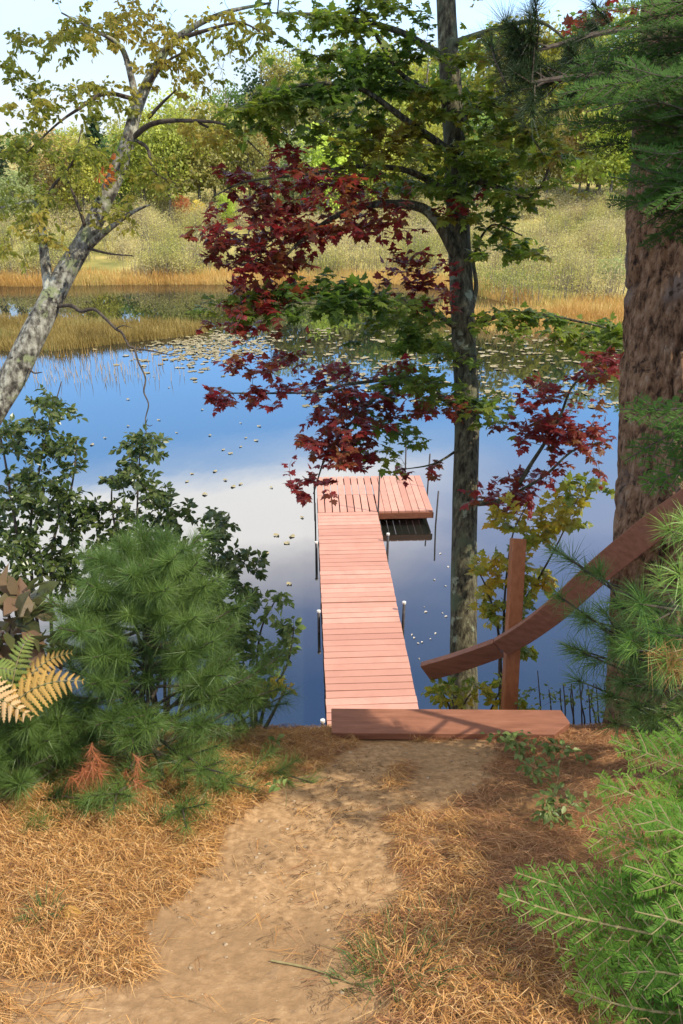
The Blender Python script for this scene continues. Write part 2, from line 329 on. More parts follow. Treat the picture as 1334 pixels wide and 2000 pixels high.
M['lily'] = leaf_mat('lily', [(.13,.11,.045), (.20,.165,.075), (.28,.24,.13), (.16,.12,.04)], .0, .5, .3)
M['float_leaf'] = leaf_mat('float_leaf', [(.36,.32,.25), (.5,.46,.40)], .1)
M['pebble'] = leaf_mat('pebble', [(.17,.12,.075), (.30,.22,.14), (.42,.34,.24)], 0, .9, .2)

# ---------------------------------------------------------------- terrain
YB = [-400, -60, -8, 0, 1.2, 3.25, 3.5, 5.0, 7.2, 8.3, 10, 20]
ZB = [12.0, 7.5, 5.9, 5.42, 5.02, 4.17, 3.98, 2.30, .32, -.22, -.7, -1.2]
def shore(x): return np.interp(x, [-60, 3, 7, 10.5, 16, 60], [47, 47, 44, 37.5, 36, 34]) + 1.4*(fbm(np.asarray(x)*.22, np.asarray(x)*0+3, None, 3, 4)-.5)*2
TF = [-30, -6, -1.5, 0, 2, 15, 30, 60, 150, 700]; ZF = [-1.2, -.7, -.2, .02, .22, .7, 1.4, 3.2, 8, 22]
def ground_z(x, y, fine=True):
    x = np.asarray(x, float); y = np.asarray(y, float)
    near = np.interp(y, YB, ZB); t = y - shore(x); far = np.interp(t, TF, ZF)
    z = np.where(y < 20, near, far)
    s = np.clip(1 - np.abs(y-3.4)/8, 0, 1)
    z = z + s*.16*(fbm(x*.6+3, y*.6, None, 3, 1)-.45) + np.where(y > 50, 1, 0)*np.clip((y-50)/40, 0, 1)*1.6*(fbm(x*.05, y*.05, None, 3, 2)-.5)
    # the bank climbs a little to the left, away from the path
    z = z + np.clip(-x-1.2, 0, 3)*.10*np.clip(1-np.abs(y-2)/4, 0, 1) + np.clip(x-1.0, 0, 3)*.10*np.clip(1-np.abs(y-2)/4, 0, 1)
    if fine:
        f = np.clip(1-np.abs(y-1.9)/2.6, 0, 1)*np.clip(4.2-np.abs(x), 0, 1)
        z = z + f*(.055*(fbm(x*3, y*3, None, 4, 7)-.5) + .012*(fbm(x*22, y*22, None, 3, 9)-.5))
    return z
def hit(px, py, up=0.0):
    """ground point seen at a photo pixel"""
    d = P(px, py, 1.0) - np.array((0, 0, H)); a, b = .5, 60.0
    ts = np.linspace(.5, 9, 1200); pts = np.array((0, 0, H)) + ts[:, None]*d
    under = pts[:, 2] < ground_z(pts[:, 0], pts[:, 1]) + up
    i = int(np.argmax(under)); return pts[i]
path_px = [(-60,2080),(-60,1935),(120,1925),(235,1900),(300,1840),(345,1770),(400,1700),(425,1660),(470,1610),(500,1570),(585,1520),(640,1475),(700,1440),(1000,1445),(965,1490),(930,1545),(880,1590),(850,1650),(815,1710),(770,1770),(690,1830),(720,1900),(760,1960),(800,2090)]
path_xy = np.array([hit(*p)[:2] for p in path_px])
def in_path(x, y, jit=.10):
    x = np.asarray(x, float); y = np.asarray(y, float)
    qx = x + jit*(fbm(x*5, y*5, None, 4, 21)-.48)*2; qy = y + jit*(fbm(x*5+40, y*5, None, 4, 22)-.48)*2
    c = np.zeros(np.broadcast(x, y).shape, bool); n = len(path_xy)
    for i in range(n):
        x1, y1 = path_xy[i]; x2, y2 = path_xy[(i+1) % n]
        cr_ = ((y1 > qy) != (y2 > qy)) & (qx < (x2-x1)*(qy-y1)/(y2-y1+1e-12) + x1); c ^= cr_
    return c
gx = np.concatenate([-np.geomspace(4.2, 900, 46)[::-1], np.arange(-4.1, 4.11, .032), np.geomspace(4.2, 900, 46)])
gy = np.concatenate([-np.geomspace(.6, 400, 22)[::-1], np.arange(-.5, 4.3, .032), np.arange(4.35, 11, .18), np.arange(11.5, 34, 1.5), np.arange(34, 54, .4), np.geomspace(55, 1500, 60)])
GX, GY = np.meshgrid(gx, gy); GZ = ground_z(GX, GY)
nx_, ny_ = len(gx), len(gy)
ii = (np.arange(ny_-1)[:, None]*nx_ + np.arange(nx_-1)[None, :])
Qall = np.stack([ii, ii+1, ii+nx_+1, ii+nx_], -1).reshape(-1, 4)
cx, cy = (GX[:-1, :-1]+GX[1:, 1:]).ravel()/2, (GY[:-1, :-1]+GY[1:, 1:]).ravel()/2
pm = in_path(cx, cy) & (cy < 4)
Vg = np.stack([GX, GY, GZ], -1).reshape(-1, 3)
def sub(mask):
    q = Qall[mask]; u, inv = np.unique(q, return_inverse=True); return Vg[u], inv.reshape(-1, 4)
for nm, mk, mt in (('ground', ~pm, 'litter_soil'), ('path', pm, 'sand')):
    v, q = sub(mk); o = Geo().add(v, None, q).build(nm, M[mt], smooth=True); tag(o, kind='structure')
pond = Geo().add([(-900,4.8,0),(900,4.8,0),(900,49.5,0),(-900,49.5,0)], None, [(0,1,2,3)]).build('pond_water', M['water']); tag(pond, kind='structure')

# ---------------------------------------------------------------- dock
DX, DY, YAW = .448, 7.3, math.radians(2.66); DZ = .35
du = np.array((math.cos(YAW), math.sin(YAW), 0)); ds = np.array((-math.sin(YAW), math.cos(YAW), 0)); dz = np.array((0, 0, 1.0))
def dk(u, s, z): return np.array((DX, DY, 0)) + du*u + ds*s + dz*z
dock = thing('dock', 'long narrow salmon painted plank dock with an L shaped end reaching out over the pond', 'dock', dk(0, 0, 0))
W2, S1, S2 = .61, 6.97, 8.87
def boards(s0, s1, u0, u1, along, name):
    g = Geo(); pitch = .148; hb = (.138 if along == 'u' else .131)/2
    n = int(round(((s1-s0) if along == 'u' else (u1-u0))/pitch))
    for i in range(n):
        c0 = (i+.5)*((s1-s0) if along == 'u' else (u1-u0))/n
        dzj = R.uniform(-.0025, .0025); sk = R.uniform(-.004, .004)
        if along == 'u':
            ax = du*((u1-u0)/2 + R.uniform(-.004, .006)); c = dk((u0+u1)/2, s0+c0, DZ-.019+dzj)
            g.box(c, ax + ds*sk, ds*hb, dz*.019)
        else:
            ax = ds*((s1-s0)/2 + R.uniform(-.004, .004)); c = dk(u0+c0, (s0+s1)/2, DZ-.019+dzj)
            g.box(c, ax + du*sk, du*hb, dz*.019)
    return g.build(name, M['deck'], dock)
boards(0, 3.47, -W2, W2, 'u', 'deck_section'); boards(3.485, S1-.01, -W2, W2, 'u', 'deck_section')
boards(S1+.005, S1+.86, -W2, W2, 's', 'head_section'); boards(S1+.875, S2, -W2, W2, 's', 'head_section')
boards(S1+.005, S2, W2+.012, 1.76, 's', 'head_section')
fr = Geo()
def beam_uv(u0, s0, u1, s1, zc_=DZ-.038-.075, hh=.072, th=.019):
    a, b = dk(u0, s0, zc_), dk(u1, s1, zc_); d = unit(b-a); fr.box((a+b)/2, (b-a)/2, np.cross(d, dz)*th, dz*hh)
for u in (-W2+.03, 0, W2-.03): beam_uv(u, .02, u, S1-.02)
for s in (.04, 1.2, 2.4, 3.45, 4.7, 5.9, S1-.05): beam_uv(-W2+.055, s, -.025, s); beam_uv(.025, s, W2-.055, s)
for u in (-W2+.03, W2-.05): beam_uv(u, S1+.02, u, S2-.03)
beam_uv(1.73, S1+.05, 1.73, S2-.03)
for s in (S1+.95, S2-.03): beam_uv(-W2+.055, s, W2-.075, s); beam_uv(W2, s, 1.70, s)
beam_uv(-W2+.055, S1+.04, W2-.1, S1+.04)
fr.build('frame', M['dock_frame'], dock)
Geo().box(dk((W2+1.76)/2+.01, S1-.012, DZ-.038-.062), du*.575, ds*.016, dz*.062).build('fascia_board', M['dock_frame'], dock)
def pole(u, s, top, r, cap=True, lean=(0, 0), bottom=-1.0, nm='post'):
    a, b = dk(u, s, bottom), dk(u+lean[0], s+lean[1], top)
    p = Geo().tube([a, (a+b)/2 + du*R.uniform(-.006, .006), b], r, 10).build(nm, M['pipe'], dock, True)
    if cap: Geo().tube([b-dz*.012, b+dz*.02, b+dz*.026], [r+.007, r+.007, r*.7], 12).build('cap', M['cap'], p)
pole(.69, 5.62, .50, .024); pole(.70, 3.16, .50, .024, lean=(-.0, .02)); pole(-.665, 5.55, .39, .024); pole(-.665, 3.16, .39, .024); pole(-.665, .55, .39, .024); pole(.69, .55, .42, .024)
for u, s, tp, ln in ((W2+.0, S1-.045, 1.22, (.03, .03)), (1.42, S2+.05, 1.12, (.0, .02)), (1.815, S2-.72, 1.12, (.03, .05)), (1.80, S1-.05, .80, (.04, 0)), (-.66, S1+1.5, .55, (0, 0)), (-.66, S1+.1, .52, (0, 0))):
    pole(u, s, tp, .017, False, ln, nm='pole')

# ---------------------------------------------------------------- timber beam at the end of the path, stair rail
bz = P(880, 1400, 4.12)
A0, B0 = P(647, 1377, 4.22), P(1096, 1389, 4.22); A1, B1 = P(648, 1430, 4.05), P(1082, 1440, 4.05); TIP = P(1113, 1414, 4.13)
ztop = (A0[2]+A1[2]+B0[2]+B1[2])/4
def flat(p, z): return np.array((p[0], p[1], z))
beam = Geo(); zz = ztop; th = .045
poly = [flat(A1, zz), flat(B1, zz), flat(TIP, zz), flat(B0, zz), flat(A0, zz)]
tilt = [(.0), (.0), (.0), (.0), (.0)]
V = poly + [p - np.array((0, 0, th)) for p in poly]
beam.add(V, [(0,1,2),(0,2,3),(0,3,4),(5,7,6),(5,8,7),(5,9,8)], [(i, 5+i, 5+(i+1) % 5, (i+1) % 5) for i in range(5)])
bo = beam.build('timber_beam', M['rail_wood']); tag(bo, 'flat reddish brown timber beam with a pointed right end lying across the end of the dirt path', 'beam')
bv = bo.modifiers.new('edge', 'BEVEL'); bv.width = .004; bv.segments = 2
pz_top, pz_bot = P(1012, 1052, 4.95), P(993, 1400, 4.95); d = unit(pz_bot-pz_top); pz_bot = pz_top + d*2.2
rail = thing('stair_rail', 'reddish brown wooden stair handrail sloping down behind the beam with one upright post', 'handrail', pz_bot)
px_ = unit(np.cross(d, (0, 1, 0))); px_ = px_*np.sign(px_[0]); py_ = unit(np.cross(px_, d))
post = Geo().box((pz_top+pz_bot)/2, px_*.0445, py_*.0445, (pz_bot-pz_top)/2).build('post', M['post_wood'], rail)
bv = post.modifiers.new('edge', 'BEVEL'); bv.width = .005; bv.segments = 2
def plank(a, b, ha, hb, nm):
    a, b = np.asarray(a), np.asarray(b); d = unit(b-a); view = unit((a+b)/2-np.array((0, 0, H)))
    up = unit(np.array((0, 0, 1.0)) - d*d[2]); up = unit(up - .25*view + d*np.dot(view, d)*.25); n_ = unit(np.cross(d, up)); n_ = n_*np.sign(np.dot(n_, view))
    g = Geo(); V = []
    for p, h in ((a, ha), (b, hb)):
        for su in (-1, 1):
            for sn in (0, 1): V.append(p + up*su*h + n_*sn*.04)
    g.add(V, None, [(0,2,6,4),(1,5,7,3),(0,1,3,2),(4,6,7,5),(2,3,7,6),(0,4,5,1)]); o = g.build(nm, M['rail_wood'], rail)
    b_ = o.modifiers.new('edge', 'BEVEL'); b_.width = .004; b_.segments = 2
def rail_strip(px, h, nm):
    """a board bent along a line of photo pixels with depth, h = half its width"""
    p = PL(px); p, _ = catmull(p, np.ones(len(p)), 6); t = unit(np.gradient(p, axis=0)); V = []
    for q, d in zip(p, t):
        view = unit(q-np.array((0, 0, H))); up = np.array((0, 0, 1.0)) - .3*view; up = unit(up - d*np.dot(up, d)); n_ = unit(np.cross(d, up)); n_ = n_*np.sign(np.dot(n_, view))
        V += [q-up*h, q+up*h, q+up*h+n_*.04, q-up*h+n_*.04]
    k = np.arange(len(p)-1)[:, None]*4; Q = np.concatenate([k+np.array([[i, (i+1) % 4, 4+(i+1) % 4, 4+i]]) for i in range(4)]); m = (len(p)-1)*4
    o = Geo().add(V, None, np.concatenate([Q, [(0, 3, 2, 1), (m, m+1, m+2, m+3)]])).build(nm, M['rail_wood'], rail)
    b_ = o.modifiers.new('edge', 'BEVEL'); b_.width = .004; b_.segments = 2; b_.limit_method = 'ANGLE'
rail_strip([(831,1316,5.06),(900,1296,4.95),(974,1270,4.84)], .074, 'lower_rail')
rail_strip([(977,1268,4.83),(1030,1236,4.66),(1085,1194,4.46),(1170,1116,4.1),(1260,1042,3.75),(1340,985,3.45),(1430,925,3.1)], .068, 'upper_rail')

# ---------------------------------------------------------------- plant builders
def grow(tips, skel, nleaf, lsize, droop=.15, r_tip=.0012, r_gain=.006, start=.35, tilt=.6, stick=.06, tv=MAPLE_V, tt=MAPLE_T, gl=None, gt=None, up=(0, 0, 1), flat=.5, svar=.25, curl=.12, nside=4):
    """twigs from the skeleton (and from earlier twigs) out to each tip, leaves set along each twig"""
    nodes = np.asarray(skel, float); tips = np.asarray(tips, float)
    d0 = np.array([np.min(np.linalg.norm(nodes-t, axis=1)) for t in tips]) if len(tips) else []
    cap_ = len(nodes) + 6*len(tips); buf = np.empty((cap_, 3)); buf[:len(nodes)] = nodes; k = len(nodes)
    OO, DD, NN, SS = [], [], [], []
    for i in np.argsort(d0):
        t = tips[i]; dist = np.linalg.norm(buf[:k]-t, axis=1); j = int(np.argmin(dist + .10*rng.random(k)*dist)); a = buf[j]; L = np.linalg.norm(t-a)
        if L < .03: continue
        u = np.linspace(0, 1, 6)[:, None]; side = unit(rng.normal(size=3)); bow = side*L*curl
        pts = a + (t-a)*u + bow*np.sin(u*math.pi) + np.array((0, 0, -1))*droop*L*(u**2-u*.4)
        pts[1:] += rng.normal(size=(5, 3))*L*.02
        gt.tube(pts, np.linspace(r_tip+r_gain*min(L, 1.0), r_tip, 6), nside, False)
        buf[k:k+5] = pts[1:]; k += 5
        m = max(2, int(round(nleaf*(.7+.6*rng.random()))))
        q = start + (1-start)*(np.arange(m)+rng.random(m)*.6)/m; q = np.clip(q, 0, 1); q[-1] = 1
        idx = np.minimum((q*5).astype(int), 4); f = (q*5-idx)[:, None]; O = pts[idx]*(1-f) + pts[idx+1]*f
        td = unit(pts[idx+1]-pts[idx]); sd_ = unit(np.cross(td, up)); sgn = np.where(np.arange(m) % 2 == 0, 1, -1)[:, None]
        D = unit(td*.6 + sd_*sgn*.8 + rng.normal(size=(m, 3))*.35 + np.array((0, 0, -1))*droop*2); D[-1] = unit(td[-1]+np.array((0, 0, -droop)))
        N = unit(np.array(up)*flat + rng.normal(size=(m, 3))*tilt*.6)
        OO.append(O + D*stick*lsize); DD.append(D); NN.append(N); SS.append(lsize*(1-svar+2*svar*rng.random(m)))
    if OO: leaves(gl, tv, tt, np.concatenate(OO), np.concatenate(DD), np.concatenate(NN), np.concatenate(SS))
def blob(x, y, rx, ry, zc, dz_, n):
    """n random points in an ellipsoid seen at pixel (x, y); radii in pixels, depth radius in metres"""
    v = unit(rng.normal(size=(n, 3)))*(rng.random((n, 1))**.45)
    return np.array([P(x+a*rx, y+b*ry, zc+c*dz_) for a, b, c in v])
def blobs(lst, k=1.0): return np.concatenate([blob(*b[:6], int(round(b[6]*k))) for b in lst])
def tiers(lst, k=1.0, per=7, r=.24):
    """tips gathered in flat leafy layers inside the blobs"""
    out = []
    for b in lst:
        n = int(round(b[6]*k)); c = blob(*b[:6], max(1, n//per))
        for q in c:
            m = per + R.randint(-2, 2); a = rng.uniform(0, 6.283, m); rr = r*R.uniform(.6, 1.25)*np.sqrt(rng.random(m))
            out.append(q + np.stack([np.cos(a)*rr, np.sin(a)*rr, rng.normal(size=m)*.018 - .12*rr], 1))
    return np.concatenate(out)
def dense(pts, k=10): return catmull(np.asarray(pts), np.ones(len(pts)), k)[0]

def needles(g, O, D, n, L, wd, spread=(15, 75), back=.09, bend=.0, seg=1):
    """needle tufts: n needles per shoot tip O pointing along D"""
    ts = np.repeat(.68+.5*rng.random(len(O)), n)[:, None]; O = np.repeat(np.asarray(O, float), n, 0); D = unit(np.repeat(np.asarray(D, float), n, 0)); m = len(O)
    a = unit(np.cross(D, rng.normal(size=(m, 3)))); ang = np.radians(spread[0]+(spread[1]-spread[0])*rng.random((m, 1))**.8)
    nd = D*np.cos(ang) + a*np.sin(ang); b = O - D*back*rng.random((m, 1))
    l = ts*L*(.7+.45*rng.random((m, 1))) if np.isscalar(L) else np.repeat(L, n)[:, None]*(.7+.45*rng.random((m, 1)))
    sd_ = unit(np.cross(nd, rng.normal(size=(m, 3))))*wd/2
    if seg == 1:
        tip = b + nd*l + np.array((0, 0, -1))*bend*l
        V = np.stack([b-sd_, b+sd_, tip], 1).reshape(-1, 3); g.add(V, np.arange(3*m).reshape(-1, 3))
    else:
        mid = b + nd*l*.55; tip = mid + unit(nd + np.array((0, 0, -1))*bend)*l*.5
        V = np.stack([b-sd_, b+sd_, mid+sd_*.9, mid-sd_*.9, tip], 1).reshape(-1, 3); k = np.arange(m)[:, None]*5
        g.add(V, k+np.array([[2, 3, 4]])*1, k+np.array([[0, 1, 2, 3]]))

def pine(root, base, top, n_whorl, per, blen, mat, matold, tuft_n, tuft_L, wd, name_w='branch', up0=.35, th=.02, old=.06, start=.1, seg=1, bend=.05):
    """a young white pine: stem, whorls of upswept branches, needle tufts along and at the end of each shoot"""
    base, top = np.asarray(base), np.asarray(top); st = base + (top-base)*np.linspace(0, 1, 8)[:, None]; st[1:-1] += rng.normal(size=(6, 3))*.015
    Geo().tube(st, np.linspace(th, .004, 8), 8, True, .1).build('trunk', M['bark_maple'], root, True)
    g, go, br = Geo(), Geo(), Geo(); O, D, OO, DD = [], [], [], []
    ax = unit(top-base); hgt = np.linalg.norm(top-base)
    for wv in range(n_whorl):
        f = start + (1-start)*(wv/(n_whorl-1))**.9*.97; p = base + (top-base)*f
        L = blen*(1-f*.72)*R.uniform(.85, 1.12); k = per + R.randint(-1, 1)
        ph = R.uniform(0, 6.3)
        for j in range(k):
            a = ph + j*2*math.pi/k + R.uniform(-.3, .3); h = np.array((math.cos(a), math.sin(a), 0))
            q = up0 + f*.35 + R.uniform(-.12, .12); lb = L*R.uniform(.75, 1.15); s = np.linspace(0, 1, 6)[:, None]
            pts = p + h*lb*s + np.array((0, 0, 1))*lb*(q*s**1.3 - .10*s) + rng.normal(size=(6, 3))*lb*.02
            br.tube(pts, np.linspace(.004+.012*lb, .0025, 6), 5, False)
            t = unit(np.gradient(pts, axis=0))
            O.append(pts[-1]); D.append(t[-1]); 
            for q_ in (2, 3, 4):
                (OO if R.random() < old and q_ == 2 else O).append(pts[q_]); (DD if len(OO) > len(DD) else D).append(t[q_])
            for b in range(2, 5):                       # side shoots
                for sg in (-1, 1):
                    if R.random() < .2: continue
                    sdv = unit(np.cross(t[b], (0, 0, 1)))*sg; sl = lb*R.uniform(.22, .4)*(1.1-.15*b); e = pts[b] + unit(t[b]*.8+sdv*.75+np.array((0, 0, .25)))*sl
                    br.tube([pts[b], e], [.003, .002], 4, False); O += [e, (e+pts[b])/2]; D += [unit(e-pts[b])]*2
    for _ in range(int(45*blen)):                       # short shoots close to the stem and near the ground
        f = rng.random()**1.3*.85; a = R.uniform(0, 6.3); h = np.array((math.cos(a), math.sin(a), .25)); rr_ = blen*(1-f*.7)*R.uniform(.15, .75); p = base + (top-base)*(f+.04); e = p + h*rr_
        br.tube([p, (p+e)/2+np.array((0,0,-.02)), e], [.004, .003, .002], 4, False); O += [e, p+(e-p)*.7]; D += [unit(h+rng.normal(size=3)*.3)]*2
    O.append(top); D.append(ax); O = np.array(O); D = np.array(D)
    needles(g, O, D, tuft_n, tuft_L, wd, (8, 80), .08, bend, seg)
    br.build('branches', M['twig'], root); g.build('foliage', M[mat], root)
    if OO: needles(go, OO, DD, tuft_n//3, tuft_L*.9, wd, (20, 90), .05, .3); go.build('dry_needles', M[matold], root)

def fir_spray(g, gs, pts, nrm, wid, nl=.02, nw=.0022, step=.055, dens=.0030, rad=.004):
    """a flat fir branch: main axis pts, side twigs in the plane of nrm, needles combed to both sides"""
    pts = catmull(np.asarray(pts, float), np.ones(len(pts)), 8)[0]
    L = np.concatenate(([0], np.cumsum(np.linalg.norm(np.diff(pts, axis=0), axis=1)))); T = L[-1]
    def at(s): return np.array([np.interp(s, L, pts[:, k]) for k in range(3)]).T
    axes = [(pts, nrm)]
    gs.tube(pts, np.linspace(rad, .0016, len(pts)), 6, False)
    s = .10*T; sg = 1
    while s < T*.97:
        p = at(s); t = unit(at(s+.02)-at(s-.02)); sd_ = unit(np.cross(nrm, t))
        for sg in (-1, 1):
            l = wid*min(1, (T-s)/T*1.5+.12)*(.45+.55*min(1, s/T*4))*R.uniform(.75, 1.15)
            ang = math.radians(R.uniform(42, 60)); dv = unit(t*math.cos(ang)+sd_*sg*math.sin(ang)+np.asarray(nrm)*R.uniform(-.12, .10))
            q = np.linspace(0, 1, 5)[:, None]; tp = p + dv*l*q + t*l*.12*q*q + np.asarray(nrm)*l*R.uniform(-.14, .02)*q*q
            gs.tube(tp, np.linspace(.0022, .0011, 5), 4, False); axes.append((tp, nrm))
            if l > .13:
                for b in (1, 2, 3):
                    for s2 in (-1, 1):
                        if R.random() < .35: continue
                        d2 = unit(dv*.75 + np.cross(nrm, dv)*s2*.7); l2 = l*R.uniform(.2, .38); tp2 = tp[b] + d2*l2*np.linspace(0, 1, 3)[:, None]
                        gs.tube(tp2, [.0014, .0012, .001], 4, False); axes.append((tp2, nrm))
        s += step*R.uniform(.8, 1.2)
    for a, nr in axes:
        l_ = np.concatenate(([0], np.cumsum(np.linalg.norm(np.diff(a, axis=0), axis=1)))); n = max(4, int(l_[-1]/dens))
        u = np.sort(rng.random(n))*l_[-1]; O = np.stack([np.interp(u, l_, a[:, k]) for k in range(3)], 1)
        tg = unit(np.stack([np.interp(u, l_, np.gradient(a[:, k], l_)) for k in range(3)], 1)); sd_ = unit(np.cross(np.broadcast_to(nr, tg.shape), tg))
        for sgn in (-1, 1):
            nd = unit(tg*.55 + sd_*sgn*.85 + np.asarray(nr)*(.18+.25*rng.random((n, 1))) + rng.normal(size=(n, 3))*.08); ll = nl*(.8+.4*rng.random((n, 1)))
            wv = unit(np.cross(nd, nr))*nw/2; m_ = O + nd*ll*.45; V = np.stack([O, m_+wv, O+nd*ll, m_-wv], 1).reshape(-1, 3)
            k = np.arange(n)[:, None]*4; g.add(V, None, k+np.array([[0, 1, 2, 3]]))

# ---------------------------------------------------------------- maple in the middle
TR = [(908,1480,6.18,.125),(905,1390,6.16,.118),(905,1250,6.12,.107),(908,1000,6.06,.100),(912,800,6.0,.096),(905,650,5.96,.092),(896,450,5.9,.088),(886,250,5.85,.084),(876,100,5.8,.078),(868,-60,5.75,.07),(858,-260,5.7,.06),(845,-520,5.6,.045),(850,-900,5.5,.02)]
mroot = PL([TR[1]])[0]
maple = thing('maple_tree', 'maple with slim grey trunk and mixed green and red leaves beside the dock', 'tree', mroot)
mt_pts = PL(TR); mt_pts[0] = mt_pts[1] + np.array((0, -.02, -1.2))
tg = Geo().tube(mt_pts, [t[3] for t in TR], 26, True, .07, 14); tg.build('trunk', M['bark_maple'], maple, True)
MB_ = [
 [(892,500,5.88,.052),(862,445,5.8,.045),(828,408,5.7,.038),(770,398,5.6,.03),(700,405,5.5,.022),(640,432,5.4,.017),(590,468,5.3,.012),(545,515,5.2,.006)],
 [(918,620,5.95,.02),(930,560,5.9,.018),(926,500,5.85,.012),(960,440,5.8,.008),(1020,460,5.7,.005)],
 [(900,645,5.95,.024),(830,604,5.7,.018),(760,592,5.5,.014),(690,592,5.35,.011),(600,592,5.2,.008),(470,578,5.1,.004)],
 [(908,640,5.95,.024),(1000,612,5.8,.016),(1100,622,5.6,.011),(1205,645,5.5,.005)],
 [(902,800,6.0,.026),(800,745,5.8,.018),(700,748,5.6,.013),(600,766,5.4,.009),(420,768,5.3,.004)],
 [(750,760,5.7,.014),(690,822,5.6,.011),(640,884,5.5,.008),(612,965,5.45,.004)],
 [(918,985,6.05,.026),(990,972,5.8,.02),(1040,902,5.6,.015),(1090,822,5.4,.011),(1120,752,5.3,.008),(1185,700,5.2,.005)],
 [(985,975,5.8,.014),(1060,932,5.6,.011),(1120,880,5.5,.008),(1190,860,5.4,.004)],
 [(884,300,5.85,.034),(800,240,5.5,.024),(700,172,5.2,.016),(600,165,5.0,.011),(495,185,4.9,.005)],
 [(890,340,5.86,.03),(960,362,5.6,.02),(1040,382,5.5,.013),(1085,300,5.4,.006)],
 [(888,385,5.88,.032),(800,335,5.6,.022),(700,325,5.4,.015),(600,340,5.25,.01),(480,355,5.15,.007),(415,385,5.1,.004)],
 [(875,120,5.8,.032),(780,62,5.4,.022),(650,32,5.1,.014),(530,25,5.0,.005)],
 [(873,90,5.8,.03),(960,60,5.5,.02),(1050,42,5.3,.012),(1120,90,5.2,.005)],
 [(906,870,6.0,.012),(850,905,5.9,.008),(780,918,5.8,.003)],
 [(890,250,5.85,.024),(950,200,5.6,.015),(1010,230,5.4,.008),(1060,300,5.3,.004)],
 [(880,200,5.8,.024),(790,150,5.4,.016),(740,80,5.2,.009),(700,10,5.1,.005)]]
msk = []
for b in MB_:
    p = PL(b); g = Geo().tube(p, [k[3] for k in b], 9, True, .12, 6); g.build('branch', M['bark_maple'], maple, True); msk.append(dense(p))
sk = np.concatenate(msk)
gt = Geo(); gr = Geo()
red = [(430,470,60,30,5.1,.2,14),(490,580,70,30,5.1,.2,14),(510,690,50,40,5.15,.2,12),(440,640,35,25,5.1,.15,7),(560,500,70,50,5.2,.3,22),(700,800,110,50,5.6,.35,28),(850,580,40,30,5.7,.2,8),(600,365,175,55,5.3,.5,85),(500,440,115,50,5.2,.4,45),(590,430,90,45,5.3,.4,35),(480,520,60,60,5.1,.3,24),(540,540,50,60,5.2,.3,18),(480,650,55,60,5.1,.3,16),(560,290,30,40,5.2,.3,10),(720,420,110,40,5.5,.4,40),(805,500,50,50,5.6,.3,18),(820,555,60,30,5.6,.3,14),(430,455,55,25,5.1,.2,12),
       (700,745,150,50,5.6,.4,55),(500,765,85,22,5.3,.25,20),(650,840,60,60,5.5,.3,38),(680,900,40,40,5.5,.25,18),(615,945,28,28,5.45,.2,10),(1165,715,50,45,5.25,.3,22),(1080,760,45,35,5.35,.3,14),(1060,825,70,38,5.4,.3,24),(965,945,45,50,5.7,.25,16),(1040,935,50,35,5.6,.3,14),(1140,860,70,70,5.5,.3,34),(1120,800,40,30,5.4,.2,8),(930,400,50,40,5.7,.3,10),(1140,30,60,30,5.2,.3,12),(860,800,60,40,5.8,.3,14),(800,915,40,12,5.8,.1,6)]
grow(tiers(red, 1.75, 7, .25), sk, 6, .054, .05, .001, .005, .2, .45, .25, flat=1.3, svar=.4, gl=gr, gt=gt)
gr.build('red_foliage', M['maple_red'], maple)
gg = Geo()
grn = [(500,600,80,22,5.15,.25,24),(650,560,100,22,5.3,.3,20),(1150,645,70,22,5.5,.25,20),(870,770,60,40,5.8,.3,14),(620,590,190,32,5.25,.4,55),(760,640,100,40,5.5,.4,32),(800,600,80,40,5.6,.3,20),(1080,625,140,26,5.6,.35,45),(1110,660,90,25,5.6,.3,18),(800,760,110,50,5.7,.4,36),(760,830,70,60,5.7,.4,24),(850,700,60,40,5.8,.3,12),(960,790,60,40,5.8,.3,14),(560,190,90,45,4.95,.35,42),(530,250,60,35,4.95,.3,12),(650,150,90,60,5.1,.4,34),(720,60,130,80,5.2,.5,60),(760,150,100,80,5.4,.5,44),(580,40,90,40,5.0,.3,22)]
grow(tiers(grn, 1.8, 7, .25), sk, 6, .060, .05, .001, .005, .2, .45, .25, flat=1.3, svar=.35, gl=gg, gt=gt)
gg.build('green_foliage', M['maple_green'], maple)
go = Geo()
olv = [(1080,330,60,70,5.4,.3,24),(900,300,70,110,5.7,.3,30),(820,180,80,90,5.6,.4,30),(740,260,110,90,5.4,.5,60),(830,360,80,50,5.7,.4,26),(1000,290,120,90,5.5,.5,64),(960,390,90,60,5.6,.4,36),(1030,210,90,90,5.3,.4,36),(980,470,70,50,5.7,.3,24),(1050,490,30,20,5.7,.2,5),(940,110,100,70,5.4,.4,30),(1080,110,70,70,5.2,.4,26),(690,300,80,60,5.3,.4,18),(640,230,60,50,5.2,.3,14),(920,200,60,120,5.6,.3,26)]
grow(tiers(olv, 1.7, 7, .25), sk, 6, .060, .08, .001, .005, .2, .5, .25, flat=1.1, svar=.35, gl=go, gt=gt)
# the top of the crown, above the picture
up_t = np.concatenate([np.array((0, 0, 0)) + rng.normal(size=(150, 3))*np.array((1.1, .9, .8)) + P(860, -520, 5.6)])
grow(up_t, np.concatenate([sk, dense(mt_pts)]), 6, .09, .12, .0012, .006, .3, .75, .25, gl=go, gt=gt)
go.build('olive_foliage', M['maple_olive'], maple); gt.build('sprays', M['twig'], maple)

